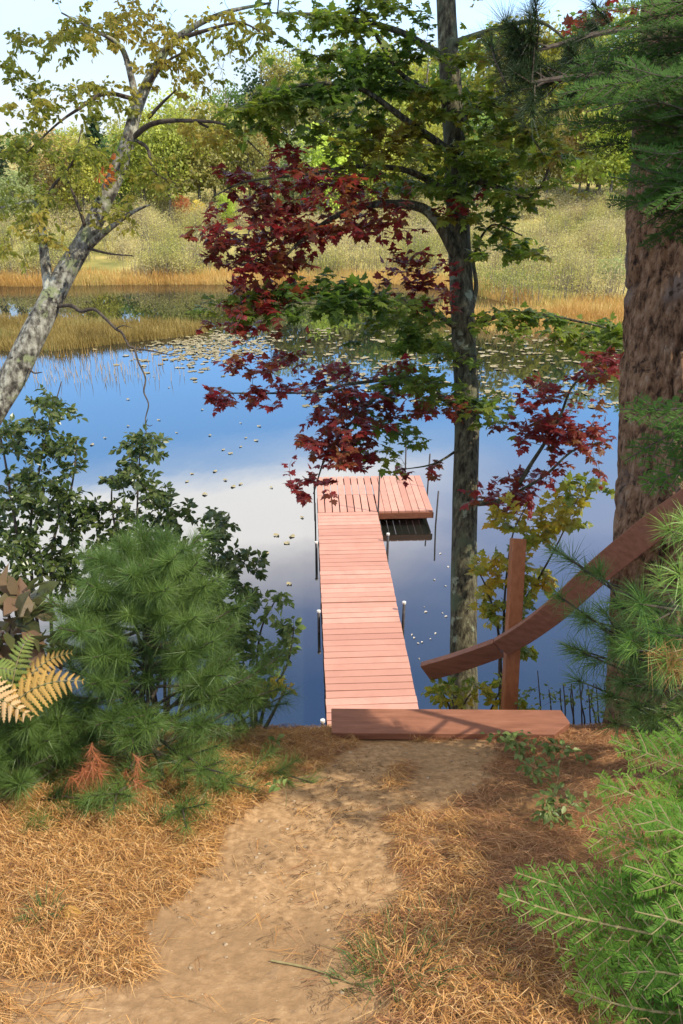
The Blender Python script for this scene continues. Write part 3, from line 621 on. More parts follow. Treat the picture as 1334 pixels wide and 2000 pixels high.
# ---------------------------------------------------------------- leaning birch
BT = [(-230,1230,5.6,.15),(-150,1050,5.55,.13),(-60,880,5.5,.118),(20,745,5.5,.110),(75,635,5.5,.103),(120,545,5.5,.092),(168,465,5.48,.078),(212,375,5.45,.066),(246,290,5.42,.060),(268,210,5.4,.050),(300,140,5.4,.040),(345,75,5.4,.030),(430,28,5.4,.018),(530,5,5.4,.008)]
bpts = PL(BT); b0 = bpts[0].copy(); bpts = np.concatenate([[b0 + np.array((-.25, 0, -1.1))], bpts])
birch = thing('birch_tree', 'leaning lichen covered birch with sparse small yellow green leaves at left', 'tree', b0)
Geo().tube(bpts, [.15]+[t[3]*.84 for t in BT], 26, True, .12, 12, 3).build('trunk', M['bark_birch'], birch, True)
BB = [
 [(96,572,5.48,.045),(88,510,5.45,.038),(80,440,5.4,.030),(68,395,5.35,.018),(30,400,5.3,.010),(-20,410,5.25,.005)],
 [(80,440,5.4,.02),(100,370,5.3,.013),(140,320,5.2,.008),(160,250,5.2,.004)],
 [(268,215,5.4,.032),(256,150,5.35,.026),(236,92,5.3,.02),(190,62,5.25,.013),(120,25,5.2,.006)],
 [(268,195,5.4,.02),(205,183,5.3,.016),(152,214,5.2,.012),(112,242,5.15,.008),(50,300,5.1,.004)],
 [(256,272,5.42,.024),(300,241,5.3,.02),(380,236,5.2,.014),(450,248,5.1,.009),(515,305,5.0,.004)],
 [(380,236,5.2,.01),(420,255,5.2,.008),(462,275,5.2,.004)],
 [(284,170,5.4,.018),(320,125,5.3,.012),(362,100,5.25,.006)],
 [(266,275,5.42,.016),(288,290,5.3,.013),(300,335,5.25,.009),(342,358,5.2,.003)],
 [(176,478,5.48,.034),(215,445,5.35,.024),(258,415,5.3,.016),(292,400,5.25,.005)],
 [(172,485,5.48,.012),(212,495,5.4,.009),(262,500,5.35,.004)],
 [(108,598,5.5,.018),(140,597,5.42,.016),(158,608,5.38,.014),(184,604,5.33,.013),(206,622,5.28,.012),(226,642,5.25,.011),(238,650,5.24,.010),(252,676,5.2,.009),(262,680,5.2,.008),(270,706,5.17,.007),(284,738,5.15,.006),(281,765,5.14,.006),(290,790,5.13,.005),(284,820,5.12,.004),(287,858,5.1,.002)],
 [(284,828,5.12,.003),(292,832,5.12,.003),(298,830,5.1,.002)],
 [(226,642,5.25,.006),(240,636,5.2,.004),(258,640,5.18,.002)],
 [(258,680,5.2,.008),(300,686,5.2,.006),(342,696,5.2,.003)],
 [(172,460,5.46,.018),(152,400,5.35,.012),(128,345,5.3,.006)],
 [(340,80,5.4,.02),(400,60,5.3,.014),(470,45,5.2,.009),(520,70,5.1,.004)],
 [(52,715,5.5,.010),(66,728,5.42,.007),(82,727,5.38,.004)],
 [(290,230,5.41,.016),(318,200,5.35,.012),(345,175,5.3,.005)]]
bsk = []
for b in BB:
    p = PL(b); Geo().tube(p, [k[3]*.9 for k in b], 8, True, .25, 6).build('branch', M['bark_birch'] if b[0][3] > .03 else M['twig'], birch, True); bsk.append(dense(p))
sk = np.concatenate(bsk + [dense(bpts)[40:]])
gl, gt = Geo(), Geo()
bl = [(120,70,120,55,5.25,.5,40),(250,40,140,50,5.3,.5,60),(60,190,80,70,5.1,.4,30),(190,190,90,60,5.2,.4,34),(330,110,90,70,5.3,.4,36),(50,280,70,60,5.1,.3,26),(170,300,110,60,5.2,.4,30),(290,330,60,50,5.3,.3,18),(60,430,80,110,5.3,.4,40),(380,150,70,60,5.2,.3,14),(450,60,110,60,5.2,.3,30),(420,250,80,60,5.1,.3,26),(230,420,60,40,5.3,.3,14),(30,110,60,80,5.1,.3,12),(200,-80,260,80,5.3,.6,80)]
grow(blobs(bl, 1.5), sk, 10, .041, .3, .0009, .0035, .2, .9, .3, OVAL_V, OVAL_T, gl, gt, nside=3)
grow(blobs([(120,330,110,90,5.25,.35,40),(90,440,80,60,5.3,.3,20),(200,420,60,70,5.3,.3,18),(330,330,70,60,5.2,.3,16),(420,120,100,60,5.2,.3,18)]), sk, 2, .04, .2, .0011, .0045, .5, .9, .3, OVAL_V, OVAL_T, gl, gt, nside=3, curl=.2)
gl.build('foliage', M['birch_leaf'], birch); gt.build('sprays', M['twig'], birch)
gl = Geo(); gt = Geo(); grow(blobs([(205,325,16,30,5.25,.1,5)]), sk, 5, .06, .3, .0009, .003, .3, .9, .3, OVAL_V, OVAL_T, gl, gt, nside=3)
gl.build('orange_foliage', M['orange_leaf'], birch)

# ---------------------------------------------------------------- big pine trunk on the right
def pine_trunk():
    ax = [(1372,1500,4.35),(1370,1400,4.32),(1366,1200,4.28),(1372,1000,4.25),(1380,700,4.2),(1386,400,4.15),(1400,100,4.1),(1410,-100,4.05),(1420,-400,4.0),(1430,-900,3.9)]
    p = PL(ax); rad = np.array([.56,.50,.46,.445,.425,.41,.38,.37,.35,.30]) - .0
    top = p[-1]; extra = [top + np.array((.1, .1, 1))*k for k in (2.0, 4.5, 7.5)]
    p = np.concatenate([p, extra]); rad = np.concatenate([rad, [.26, .2, .08]])
    p, rad = catmull(p, rad, 64); n = 264; th = np.linspace(0, 2*math.pi, n, endpoint=False)
    L = np.concatenate(([0], np.cumsum(np.linalg.norm(np.diff(p, axis=0), axis=1))))[:, None]*np.ones((1, n)); TH = np.ones_like(L)*th
    cxn, cyn = np.cos(TH)*3.4, np.sin(TH)*3.4
    wob = fbm(cxn+9, cyn+9, L*1.3, 3, 31); a = np.abs(vn(cxn*1.9+wob*1.5+3, cyn*1.9+3, L*2.8, 33)-.5)*2
    b = np.abs(vn(cxn*3.8+wob*2, cyn*3.8+7, L*6.5, 35)-.5)*2; pl = np.clip(a*3.2, 0, 1)*.6 + np.clip(b*3.2, 0, 1)*.4
    plate = .016*(np.floor(vn(cxn*3.2+5, cyn*3.2, L*8, 37)*4)/4-.5)
    disp = .065*(pl-.75) + plate + .012*(fbm(cxn*5, cyn*5, L*16, 3, 39)-.5)
    t = unit(np.gradient(p, axis=0)); u = unit(np.cross(t, (0, 1, 0))); v = np.cross(t, u)
    rr = rad[:, None] + disp*(rad[:, None]/.42)
    V = p[:, None] + rr[..., None]*(np.cos(TH)[..., None]*u[:, None] + np.sin(TH)[..., None]*v[:, None])
    m = len(p); k = np.arange(m-1)[:, None]*n; j = np.arange(n)[None]; j2 = (j+1) % n
    return Geo().add(V.reshape(-1, 3), None, np.stack([k+j, k+j2, k+n+j2, k+n+j], -1).reshape(-1, 4)), p
pg, pp = pine_trunk()
bigp = thing('pine_tree', 'massive old pine with thick furrowed reddish brown bark at the right edge', 'tree', PL([(1372,1440,4.33)])[0])
pg.build('trunk', M['bark_pine'], bigp, True)
g = Geo(); gt = Geo(); O, D = [], []
def pine_bough(pts, rad, n_side, sl, dst_o, dst_d, sp=.6):
    q = dense(pts, 12); gt.tube(q, np.linspace(rad, .004, len(q)), 7, True); t = unit(np.gradient(q, axis=0))
    dst_o.append(q[-1]); dst_d.append(t[-1])
    for _ in range(n_side):
        i = R.randint(int(len(q)*.3), len(q)-1); d_ = unit(t[i]*.7 + rng.normal(size=3)*sp + np.array((0, 0, .25))); e = q[i] + d_*sl*R.uniform(.5, 1.2)
        gt.tube([q[i], (q[i]+e)/2+rng.normal(size=3)*.02, e], [.006, .004, .003], 4, False)
        for k in (1, .75, .5): dst_o.append(q[i]+(e-q[i])*k); dst_d.append(d_)
pine_bough(PL([(1330,130,4.1),(1240,150,3.9),(1140,150,3.8),(1050,160,3.7),(990,180,3.65)]), .03, 24, .25, O, D)
pine_bough(PL([(1330,60,4.1),(1200,60,3.9),(1080,90,3.7),(1010,110,3.6)]), .02, 8, .22, O, D)
needles(g, O, D, 80, .14, .0026, (8, 75), .06, .06)
g.build('needles', M['pine_dark'], bigp)
# crown above the picture: tiers of boughs with needle tufts, it shades the ground below
g2 = Geo(); O2, D2 = [], []
for k in range(64):
    i = int(len(pp)*(.66+.33*k/64)); p = pp[min(i, len(pp)-1)]; a = R.uniform(0, 6.28); L = R.uniform(2.2, 4.6)*(1.1-.6*k/64)
    h = np.array((math.cos(a), math.sin(a), 0)); s = np.linspace(0, 1, 5)[:, None]
    if p[2] < 10.2: p = p*1.0; p[2] = 10.2 + R.random()
    pine_bough(p + h*L*s + np.array((0, 0, 1))*L*(.28*s-.22*s*s), .05, 26, .55, O2, D2, .8)
needles(g2, O2, D2, 21, .17, .014, (10, 85), .14)
g2.build('crown', M['pine_dark'], bigp); gt.build('boughs', M['twig'], bigp)

# ---------------------------------------------------------------- fir boughs upper right, from a fir standing just out of the frame
firbase = np.array((2.55, 2.15, ground_z(2.55, 2.15)))
fir = thing('fir_tree', 'dark green fir reaching flat feathery boughs across the upper trunk of the big pine', 'tree', firbase)
ft = np.array([firbase, firbase+np.array((.02, .05, 2)), firbase+np.array((0, .1, 4.5)), firbase+np.array((.03, .1, 7))])
Geo().tube(ft, [.10, .085, .06, .02], 12, True, .1, 6).build('trunk', M['bark_maple'], fir, True)
FB = [[(1600,40,2.7),(1400,90,2.8),(1250,110,2.9),(1090,165,2.95)],[(1600,140,2.7),(1400,190,2.75),(1220,195,2.8),(1080,210,2.85)],[(1580,260,2.6),(1400,270,2.7),(1250,235,2.8),(1130,250,2.85)],[(1600,330,2.5),(1420,340,2.6),(1300,360,2.65),(1190,345,2.7)],
      [(1600,420,2.5),(1440,400,2.6),(1320,410,2.7),(1250,440,2.75)],[(1600,-40,2.6),(1420,10,2.7),(1280,30,2.8),(1170,60,2.9)],[(1560,200,2.5),(1420,250,2.5),(1320,300,2.55),(1230,290,2.6)],[(1560,830,2.5),(1420,820,2.6),(1310,850,2.7),(1220,900,2.75)],[(1560,800,2.4),(1420,790,2.5),(1310,800,2.6),(1205,800,2.7)],[(1560,880,2.5),(1420,890,2.6),(1330,920,2.65),(1250,950,2.7)],
      [(1500,120,2.5),(1400,140,2.5),(1300,150,2.55),(1200,120,2.6)]]
FB += [[(x_, y_+R.uniform(20, 45), z_+R.uniform(.05, .25)) for x_, y_, z_ in b] for b in FB[:7]] + [[(x_+R.uniform(0, 60), y_-R.uniform(20, 45), z_-R.uniform(.0, .2)) for x_, y_, z_ in b] for b in FB[:6]]
for b in FB:
    p = PL(b); s0 = np.array((firbase[0], firbase[1]+.05, p[0][2]-.1)); g, gs = Geo(), Geo()
    fir_spray(g, gs, np.concatenate([[s0], p]), unit(np.array((-.15, -.45, .85))), .34, .026, .0036, .05, .0032, .009)
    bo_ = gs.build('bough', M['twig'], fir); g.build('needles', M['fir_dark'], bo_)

# ---------------------------------------------------------------- young fir lower right
fb = np.array((1.62, 1.55, ground_z(1.62, 1.55)))
yfir = thing('fir_sapling', 'bright green young fir with flat fan shaped sprays in the lower right corner', 'tree', fb)
Geo().tube([fb-np.array((0,0,.1)), fb+np.array((.0,.02,.6)), fb+np.array((.02,.0,1.3))], [.03,.024,.012], 10, True, .1, 4).build('trunk', M['bark_maple'], yfir, True)
YB_ = [((1640,1830),(1500,1830,2.0),(1300,1800,2.05),(1130,1745,2.1),(1010,1705,2.12),.26),((1640,1850),(1480,1860,2.0),(1300,1830,2.0),(1100,1785,2.05),(975,1745,2.1),.24),((1640,1760),(1480,1730,2.1),(1330,1690,2.15),(1230,1640,2.2),(1140,1610,2.25),.30),
       ((1640,1650),(1480,1620,2.2),(1330,1590,2.3),(1220,1545,2.35),(1170,1530,2.4),.26),((1640,1560),(1480,1530,2.3),(1360,1505,2.4),(1260,1470,2.5),(1195,1445,2.55),.24),((1640,1900),(1480,1920,1.9),(1330,1905,1.95),(1200,1880,2.0),(1090,1850,2.05),.26),
       ((1640,1960),(1480,1980,1.85),(1330,1980,1.9),(1220,1965,1.92),(1110,1930,1.95),.25),((1640,2050),(1480,2060,1.8),(1340,2050,1.85),(1240,2030,1.88),(1150,2010,1.9),.24),((1640,1700),(1500,1690,2.0),(1400,1660,2.0),(1300,1610,2.05),(1240,1580,2.1),.26),
       ((1640,1800),(1500,1780,1.9),(1400,1760,1.9),(1310,1720,1.95),(1220,1690,2.0),.28),((1640,1500),(1500,1480,2.4),(1400,1460,2.5),(1330,1440,2.55),(1270,1445,2.6),.2),((1640,1900),(1500,1850,1.75),(1400,1830,1.8),(1320,1800,1.82),(1240,1780,1.85),.24),((1640,2000),(1500,1960,1.75),(1400,1930,1.75),(1300,1900,1.8),(1220,1900,1.85),.26)]
for b in YB_:
    p = PL(b[1:5]); z0 = min(max(p[0][2]-.05, fb[2]+.05), fb[2]+1.25); s0 = np.array((fb[0], fb[1]+.01, z0)); g, gs = Geo(), Geo()
    fir_spray(g, gs, np.concatenate([[s0], p]), unit(np.array((-.1+R.uniform(-.15,.15), -.42+R.uniform(-.15,.15), .85))), b[5], .021, .0024, .05, .0028, .006)
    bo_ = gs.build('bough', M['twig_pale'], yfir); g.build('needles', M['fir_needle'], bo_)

# ---------------------------------------------------------------- young white pines
pb = hit(285, 1495)
lp = thing('pine_sapling', 'bushy blue green young pine with soft long needles left of the dirt path', 'tree', pb)
pine(lp, pb-np.array((0,0,.08)), P(285, 1105, 3.4), 11, 7, .80, 'pine_needle', 'pine_needle_old', 85, .105, .0020, th=.022, old=.12, start=.04, bend=.1)
gd = Geo(); O = [P(180,1500,3.1)+rng.normal(size=3)*.03 for _ in range(9)] + [P(265,1515,3.15)+rng.normal(size=3)*.03 for _ in range(6)]
needles(gd, O, unit(np.array([(0,-.2,-1)]*len(O))+rng.normal(size=(len(O),3))*.5), 60, .085, .0016, (0, 85), .04, .35); gd.build('dead_needles', M['pine_needle_dead'], lp)
pb = hit(30, 1560)
lp2 = thing('pine_sapling', 'low dark young pine at the left edge below the tan fern', 'tree', pb)
pine(lp2, pb-np.array((0,0,.08)), P(20, 1370, 3.2), 5, 6, .42, 'pine_needle', 'pine_needle_old', 80, .10, .0020, th=.014, old=.15, start=.15, bend=.1)
rb = np.array((1.95, 2.75, ground_z(1.95, 2.75)))
rp = thing('pine_sapling', 'sunlit young pine with yellow green needle tufts hanging over the handrail at right', 'tree', rb)
Geo().tube([rb-np.array((0,0,.1)), rb+np.array((-.03,0,.9)), rb+np.array((-.05,.02,1.9))], [.035,.026,.010], 10, True, .1, 4).build('trunk', M['bark_maple'], rp, True)
g, gt, go = Geo(), Geo(), Geo(); O, D, O2, D2, O3, D3 = [], [], [], [], [], []
for tips, dst in (([(1290,1040,2.35),(1310,1110,2.3),(1250,1180,2.4),(1290,1240,2.35),(1320,1290,2.3),(1320,1030,2.3),(1230,1250,2.5),(1330,1190,2.3),(1300,1310,2.4),(1325,1150,2.3)], (O, D)),
                  ([(1190,1180,2.9),(1170,1220,2.9),(1130,1210,3.0),(1200,1260,2.9),(1110,1090,3.1),(1090,1170,3.1),(1220,1320,2.9),(1150,1280,3.0),(1240,1380,2.9),(1290,1400,2.8),(1200,1400,3.0),(1320,1370,2.7),(1260,1330,2.8),(1100,1250,3.1),(1130,1330,3.1),(1210,1190,2.9),(1080,1080,3.2)], (O2, D2))):
    for tx, ty, tz in tips:
        e = P(tx, ty, tz); s = np.array((rb[0]-.03, rb[1], min(max(e[2]-.25, rb[2]+.2), rb[2]+1.85))); u = np.linspace(0, 1, 6)[:, None]
        q = s + (e-s)*u + np.array((0, 0, -1))*.12*np.sin(u*math.pi) + rng.normal(size=(6, 3))*.015; gt.tube(q, np.linspace(.010, .003, 6), 5, False); t = unit(np.gradient(q, axis=0))
        t[-1] = unit(t[-1] + np.array((-.1, -.25, .25))); dst[0].append(q[-1]); dst[1].append(t[-1])
        for k in (3, 4):
            for _ in range(2):
                d_ = unit(t[k]+rng.normal(size=3)*.55); e2 = q[k]+d_*R.uniform(.07, .16); gt.tube([q[k], e2], [.004, .0025], 4, False); dst[0].append(e2); dst[1].append(d_)
gt.build('branches', M['twig'], rp)
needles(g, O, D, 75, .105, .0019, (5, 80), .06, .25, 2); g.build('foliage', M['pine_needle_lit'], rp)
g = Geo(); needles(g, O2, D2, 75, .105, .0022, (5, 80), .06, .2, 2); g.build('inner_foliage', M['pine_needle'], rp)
needles(go, [P(1315,1275,2.32)+rng.normal(size=3)*.03 for _ in range(4)], rng.normal(size=(4,3)), 60, .09, .002, (20, 90), .05, .3, 2); go.build('dry_needles', M['pine_needle_old'], rp)

# ---------------------------------------------------------------- leafy shrubs on the bank
BL_MORE = 1.5
def shrub(label, cat, base_px, stems, bl, mat, lsize, nleaf, tv=OVAL_V, tt=OVAL_T, name='alder_shrub', thick=.013, droop=.1, **k):
    b = P(*base_px); gz = float(ground_z(b[0], b[1]))
    base = np.array((b[0], b[1], gz))
    r = thing(name, label, cat, base); sk = []; g = Geo()
    for s in stems:
        p = np.concatenate([[base-np.array((0,0,.08))], PL(s)]); q = dense(p, 8); g.tube(q, np.linspace(thick, .003, len(q)), 6, False); sk.append(q[4:])
    g.build('stems', M['twig'], r); gl, gt = Geo(), Geo()
    grow(blobs(bl, 1.5 if mat == 'alder_leaf' else 1), np.concatenate(sk), nleaf, lsize, droop, .0009, .004, .2, .9, .2, tv, tt, gl, gt, nside=3, **k)
    gt.build('sprays', M['twig'], r); gl.build('foliage', M[mat], r); return r
shrub('tall dark leafy shrub against the water at the left edge under the birch', 'shrub', (70,1260,4.6), [[(60,1100,4.6),(80,900,4.6),(120,745,4.55)],[(40,1080,4.5),(10,900,4.5),(-10,800,4.5)],[(100,1100,4.6),(140,950,4.6),(150,860,4.6)],[(0,1150,4.4),(-20,1000,4.4)]],
      [(100,800,60,45,4.55,.3,24),(40,860,70,50,4.5,.35,36),(120,890,50,50,4.55,.3,26),(50,960,90,60,4.5,.4,56),(130,1000,60,60,4.55,.3,34),(40,1060,80,60,4.5,.4,50),(120,1110,60,60,4.5,.35,36),(20,1140,60,40,4.4,.3,20)], 'alder_leaf', .043, 11)
shrub('dark leafy shrub rising behind the bushy young pine, its top against the white cloud reflection', 'shrub', (300,1300,4.7), [[(270,1150,4.6),(268,1000,4.6),(275,850,4.55)],[(330,1150,4.6),(400,1080,4.6),(450,1010,4.6)],[(250,1150,4.6),(220,1000,4.6),(220,930,4.6)],[(350,1200,4.6),(440,1130,4.6),(485,1090,4.6)]],
      [(275,870,55,40,4.55,.3,20),(260,930,60,40,4.6,.3,28),(300,970,45,40,4.6,.3,18),(240,1010,60,50,4.6,.3,34),(310,1060,60,60,4.6,.3,36),(420,1040,45,50,4.6,.3,26),(440,1100,55,40,4.6,.3,30),(380,1130,60,40,4.6,.3,30),(210,1090,50,50,4.6,.3,26),(400,1190,60,40,4.6,.3,30),(470,1170,45,40,4.6,.25,20),(430,1250,60,40,4.55,.25,26),(500,1100,30,25,4.6,.2,8),(340,1010,40,40,4.6,.2,14),(180,1000,40,40,4.6,.2,14),(230,1160,80,40,4.6,.3,26)], 'alder_leaf', .043, 11)
shrub('small open green shrub on the bank close to the left side of the dock', 'shrub', (500,1440,4.75), [[(500,1330,4.75),(510,1230,4.75),(545,1160,4.7)],[(480,1330,4.7),(470,1240,4.7)],[(520,1370,4.7),(560,1300,4.7),(575,1225,4.7)]],
      [(535,1180,35,28,4.7,.15,10),(560,1225,25,20,4.7,.1,7),(490,1230,45,50,4.7,.2,26),(530,1290,40,40,4.7,.2,18),(470,1300,45,40,4.7,.2,22),(510,1350,50,30,4.7,.2,18),(460,1370,50,30,4.6,.2,16),(550,1255,30,25,4.7,.15,10),(440,1200,60,40,4.7,.2,16),(575,1235,20,20,4.7,.1,6),(420,1330,50,40,4.6,.2,14)], 'weed', .055, 7)
shrub('low yellow and rust leafed plant on the bank beside the bushy young pine', 'shrub', (500,1440,4.3), [[(490,1370,4.3),(500,1340,4.3)],[(460,1380,4.3),(450,1350,4.3)],[(540,1380,4.35),(560,1340,4.4)]], [(500,1345,50,20,4.3,.15,16),(455,1360,25,22,4.3,.1,9),(555,1340,35,15,4.4,.1,8)], 'maple_yellow', .045, 6, name='bank_shrub')
shrub('young maple sapling with yellow green leaves behind the upright rail post', 'tree', (985,1440,5.4), [[(985,1300,5.35),(985,1180,5.3),(1000,1050,5.25),(1030,985,5.2)],[(980,1250,5.3),(1040,1150,5.3),(1090,1060,5.25),(1130,970,5.2)],[(975,1250,5.3),(950,1150,5.25),(930,1110,5.2)]],
      [(985,1005,40,40,5.25,.2,20),(1050,1050,50,40,5.25,.2,22),(1110,990,60,45,5.2,.2,28),(1150,950,50,25,5.2,.2,14),(970,1120,55,45,5.25,.2,32),(1040,1130,45,50,5.3,.2,24),(960,1190,35,40,5.3,.2,16),(1020,1210,45,50,5.3,.2,20),(1030,1265,30,25,5.3,.15,10)], 'maple_yellow', .062, 5, MAPLE_V, MAPLE_T, 'maple_sapling', flat=1.0)
shrub('low plant with yellow green leaves under the end of the lower handrail', 'shrub', (890,1460,5.2), [[(880,1390,5.15),(860,1345,5.1)],[(900,1390,5.15),(930,1340,5.1)],[(950,1400,5.15),(985,1330,5.1)]],
      [(865,1350,40,28,5.1,.15,22),(915,1350,40,25,5.1,.15,20),(965,1340,35,30,5.1,.15,16),(1000,1370,50,20,5.1,.15,16)], 'maple_yellow', .05, 6, name='bank_shrub')
shrub('thin dark stemmed thicket with sparse leaves behind the pointed end of the beam', 'shrub', (1090,1480,4.9), [[(1060+20*i,1420,4.9),(1055+20*i,1370,4.9),(1050+22*i,1310+(i*37) % 40,4.9)] for i in range(6)] + [[(1100+16*i,1440,4.7),(1104+16*i,1390,4.7),(1100+16*i,1335,4.7)] for i in range(6)],
      [(1060,1360,50,40,4.9,.2,16),(1140,1370,60,40,4.7,.2,18),(1190,1400,40,30,4.6,.2,10)], 'weed', .03, 4, name='bank_shrub', thick=.007)
shrub('plant with big dull brownish green leaves at the left edge above the ferns', 'plant', (30,1400,3.5), [[(20,1280,3.45),(20,1220,3.4)],[(60,1290,3.45),(90,1230,3.4)],[(-30,1290,3.4),(-40,1220,3.4)]],
      [(30,1205,60,35,3.4,.15,12),(90,1245,30,25,3.4,.1,6),(10,1250,50,30,3.4,.15,9),(50,1170,45,20,3.4,.15,5)], 'broad_leaf', .13, 3, name='broadleaf_plant')

# ferns
def frond(g, gs, base, tip, nrm, wid):
    base, tip = np.asarray(base), np.asarray(tip); u = np.linspace(0, 1, 26)[:, None]; L = np.linalg.norm(tip-base)
    pts = base + (tip-base)*u + np.array((0, 0, 1))*L*.16*np.sin(u*math.pi); gs.tube(pts, np.linspace(.003, .001, 26), 5, False); t = unit(np.gradient(pts, axis=0))
    for i in range(3, 26, 2):
        f = (i-3)/22; l = wid*(1-f)**.75*(.6+.4*min(1, f*5))+.010
        for sg in (-1, 1):
            sd_ = unit(np.cross(nrm, t[i]))*sg; d_ = unit(sd_*.9+t[i]*.5+np.array((0,0,-.12))); ac = unit(np.cross(nrm, d_)); n_ = 15
            q = np.linspace(.03, 1, n_)[:, None]; O = pts[i] + d_*l*q + np.array((0,0,-1))*l*.22*q*q + np.asarray(nrm)*l*R.uniform(-.1, .1)*q
            hw = .017*min(1, l/.07)*np.sqrt(1.02-q)*np.where(np.arange(n_) % 2 == 0, 1.0, .5)[:, None]*(.85+.3*rng.random((n_, 1)))
            fw = np.where(np.arange(n_) % 2 == 0, .006, 0)[:, None]
            V = np.concatenate([O + ac*hw + d_*fw - np.asarray(nrm)*hw*.25, O, O - ac*hw + d_*fw - np.asarray(nrm)*hw*.25]); k = np.arange(n_-1)[:, None]
            g.add(V, None, np.concatenate([k+np.array([[0, 1, n_+1, n_]]), k+np.array([[n_, n_+1, 2*n_+1, 2*n_]])]))
def fern(label, base_px, fr_, mats):
    b = P(*base_px); gz = float(ground_z(b[0], b[1])); base = np.array((b[0], b[1], gz)); r = thing('fern', label, 'fern', base)
    for k, (m, tip, wid, n) in enumerate(fr_):
        g, gs = Geo(), Geo(); e = P(*tip[1]); s = P(*tip[0]); gs.tube(np.array([base, (base+s)/2+np.array((0,.02,.05)), s]), [.004,.0035,.003], 5, False)
        frond(g, gs, s, e, unit(np.array(n)), wid); st = gs.build('stalk', M['twig_pale'], r); g.build('frond', M[m], st)
fern('bracken fern with dried tan and yellow fronds at the left edge beside the bushy pine', (-40,1460,3.2), [('fern_tan', ((-90,1360,3.0),(60,1400,2.95)), .12, (-.1,-.6,.75)), ('fern_yellow', ((0,1400,3.0),(160,1330,2.95)), .10, (0,-.7,.7)), ('fern_yellow', ((30,1360,3.1),(138,1275,3.1)), .06, (0,-.6,.8)),('fern_green', ((20,1360,3.1),(60,1240,3.1)), .06, (0,-.8,.5)),('fern_green', ((-60,1330,3.1),(30,1310,3.05)), .08, (0,-.7,.7))], None)

# ---------------------------------------------------------------- ground cover
def litter(n, xr, yr, mat, name, dens, lmin, lmax, wd, lift, label):
    x = rng.uniform(*xr, n*3); y = rng.uniform(*yr, n*3); keep = rng.random(n*3) < dens(x, y); x, y = x[keep][:n], y[keep][:n]; k = len(x)
    flow = (fbm(x*1.3, y*1.3, None, 2, 51)-.5)*5
    m = 3; x = np.repeat(x, m) + rng.normal(size=k*m)*.012; y = np.repeat(y, m)+rng.normal(size=k*m)*.012; a = np.repeat(flow + rng.normal(size=k)*1.0, m) + rng.normal(size=k*m)*.16
    n_ = k*m; L = rng.uniform(lmin, lmax, n_); c = rng.normal(size=n_)*.35; h = np.repeat(rng.random(k)**2*lift, m)+.002
    z = ground_z(x, y); pts = []
    for f in (-.5, 0, .5):
        aa = a + c*f*2; px = x + np.cos(aa)*L*f; py = y + np.sin(aa)*L*f
        pts.append(np.stack([px, py, ground_z(px, py) + h*(1-.8*abs(f)*2) + .003 + rng.random(n_)*.004], 1))
    sd_ = np.stack([-np.sin(a), np.cos(a), rng.normal(size=n_)*.3], 1)*wd/2
    V = np.stack([pts[0]-sd_*.5, pts[0]+sd_*.5, pts[1]-sd_, pts[1]+sd_, pts[2]-sd_*.3, pts[2]+sd_*.3], 1).reshape(-1, 3); q = np.arange(n_)[:, None]*6
    g = Geo().add(V, None, np.concatenate([q+np.array([[0,1,3,2]]), q+np.array([[2,3,5,4]])])); o = g.build(name, M[mat]); return tag(o, label, 'litter', kind='stuff')
inp = lambda x, y: in_path(x, y, .16) & ~((x > .15) & (fbm(x*4, y*4, None, 3, 77) > .62-.35*np.clip(x-.15, 0, 1)))
pc = lambda x, y: np.where(inp(x, y), np.where((x < -.65) & (y < 1.45), .16, .012), 1.0)
litter(36000, (-2.6, .5), (.9, 3.7), 'needle_litter', 'pine_needle_litter', lambda x, y: pc(x, y)*np.clip(.45+1.2*(fbm(x*2, y*2, None, 3, 61)-.35), .1, 1)*np.where(x < .1, 1, .5), .06, .13, .0018, .05, 'thick mat of fallen orange pine needles left of the dirt path')
litter(17000, (-.2, 2.4), (.9, 3.7), 'needle_litter_red', 'pine_needle_litter', lambda x, y: pc(x, y)*np.clip(.35+1.4*(fbm(x*2.5, y*2.5, None, 3, 63)-.4), .05, 1), .05, .12, .0017, .03, 'thin reddish brown fallen pine needles right of the dirt path')
litter(4200, (.1, 1.3), (.9, 1.8), 'needle_litter', 'pine_needle_litter', lambda x, y: pc(x, y)*np.clip(2.2*(fbm(x*3, y*3, None, 3, 65)-.42), 0, 1), .06, .13, .002, .05, 'loose golden fallen pine needles under the young fir by the path')
# pebbles and crumbs on the path
n = 300; x = rng.uniform(-1.6, 1.0, n*4); y = rng.uniform(1.0, 3.2, n*4); k = in_path(x, y) & (x < 1.2); x, y = x[k][:n], y[k][:n]
g = Geo(); ico = unit(np.array([(1,0,0),(-1,0,0),(0,1,0),(0,-1,0),(0,0,1),(0,0,-1),(.6,.6,.5),(-.6,.6,.5),(.6,-.6,.5),(-.6,-.6,.5)])); it = [(4,6,0),(4,2,6),(4,7,2),(4,1,7),(4,9,1),(4,3,9),(4,8,3),(4,0,8),(6,2,0),(7,1,2),(9,3,1),(8,0,3),(0,2,5),(2,1,5),(1,3,5),(3,0,5)]
for a, b in zip(x, y):
    s = .0022 + .007*R.random()**5; g.add(ico*np.array((1, R.uniform(.6, 1), R.uniform(.45, .8)))*s*(1+rng.normal(size=(10, 1))*.12) + np.array((a, b, float(ground_z(a, b))+s*.25)), it)
tag(g.build('pebbles', M['pebble']), 'scattered small pale stones on the dirt path', 'pebbles', kind='stuff')
litter(2600, (-1.6, 1.2), (.9, 3.4), 'needle_crumb', 'path_crumbs', lambda x, y: np.where(in_path(x, y), np.clip(3*(fbm(x*2.2, y*2.2, None, 4, 71)-.42), .04, 1), 0), .006, .03, .0028, .004, 'dark crumbs of bark and broken needles scattered on the dirt path')
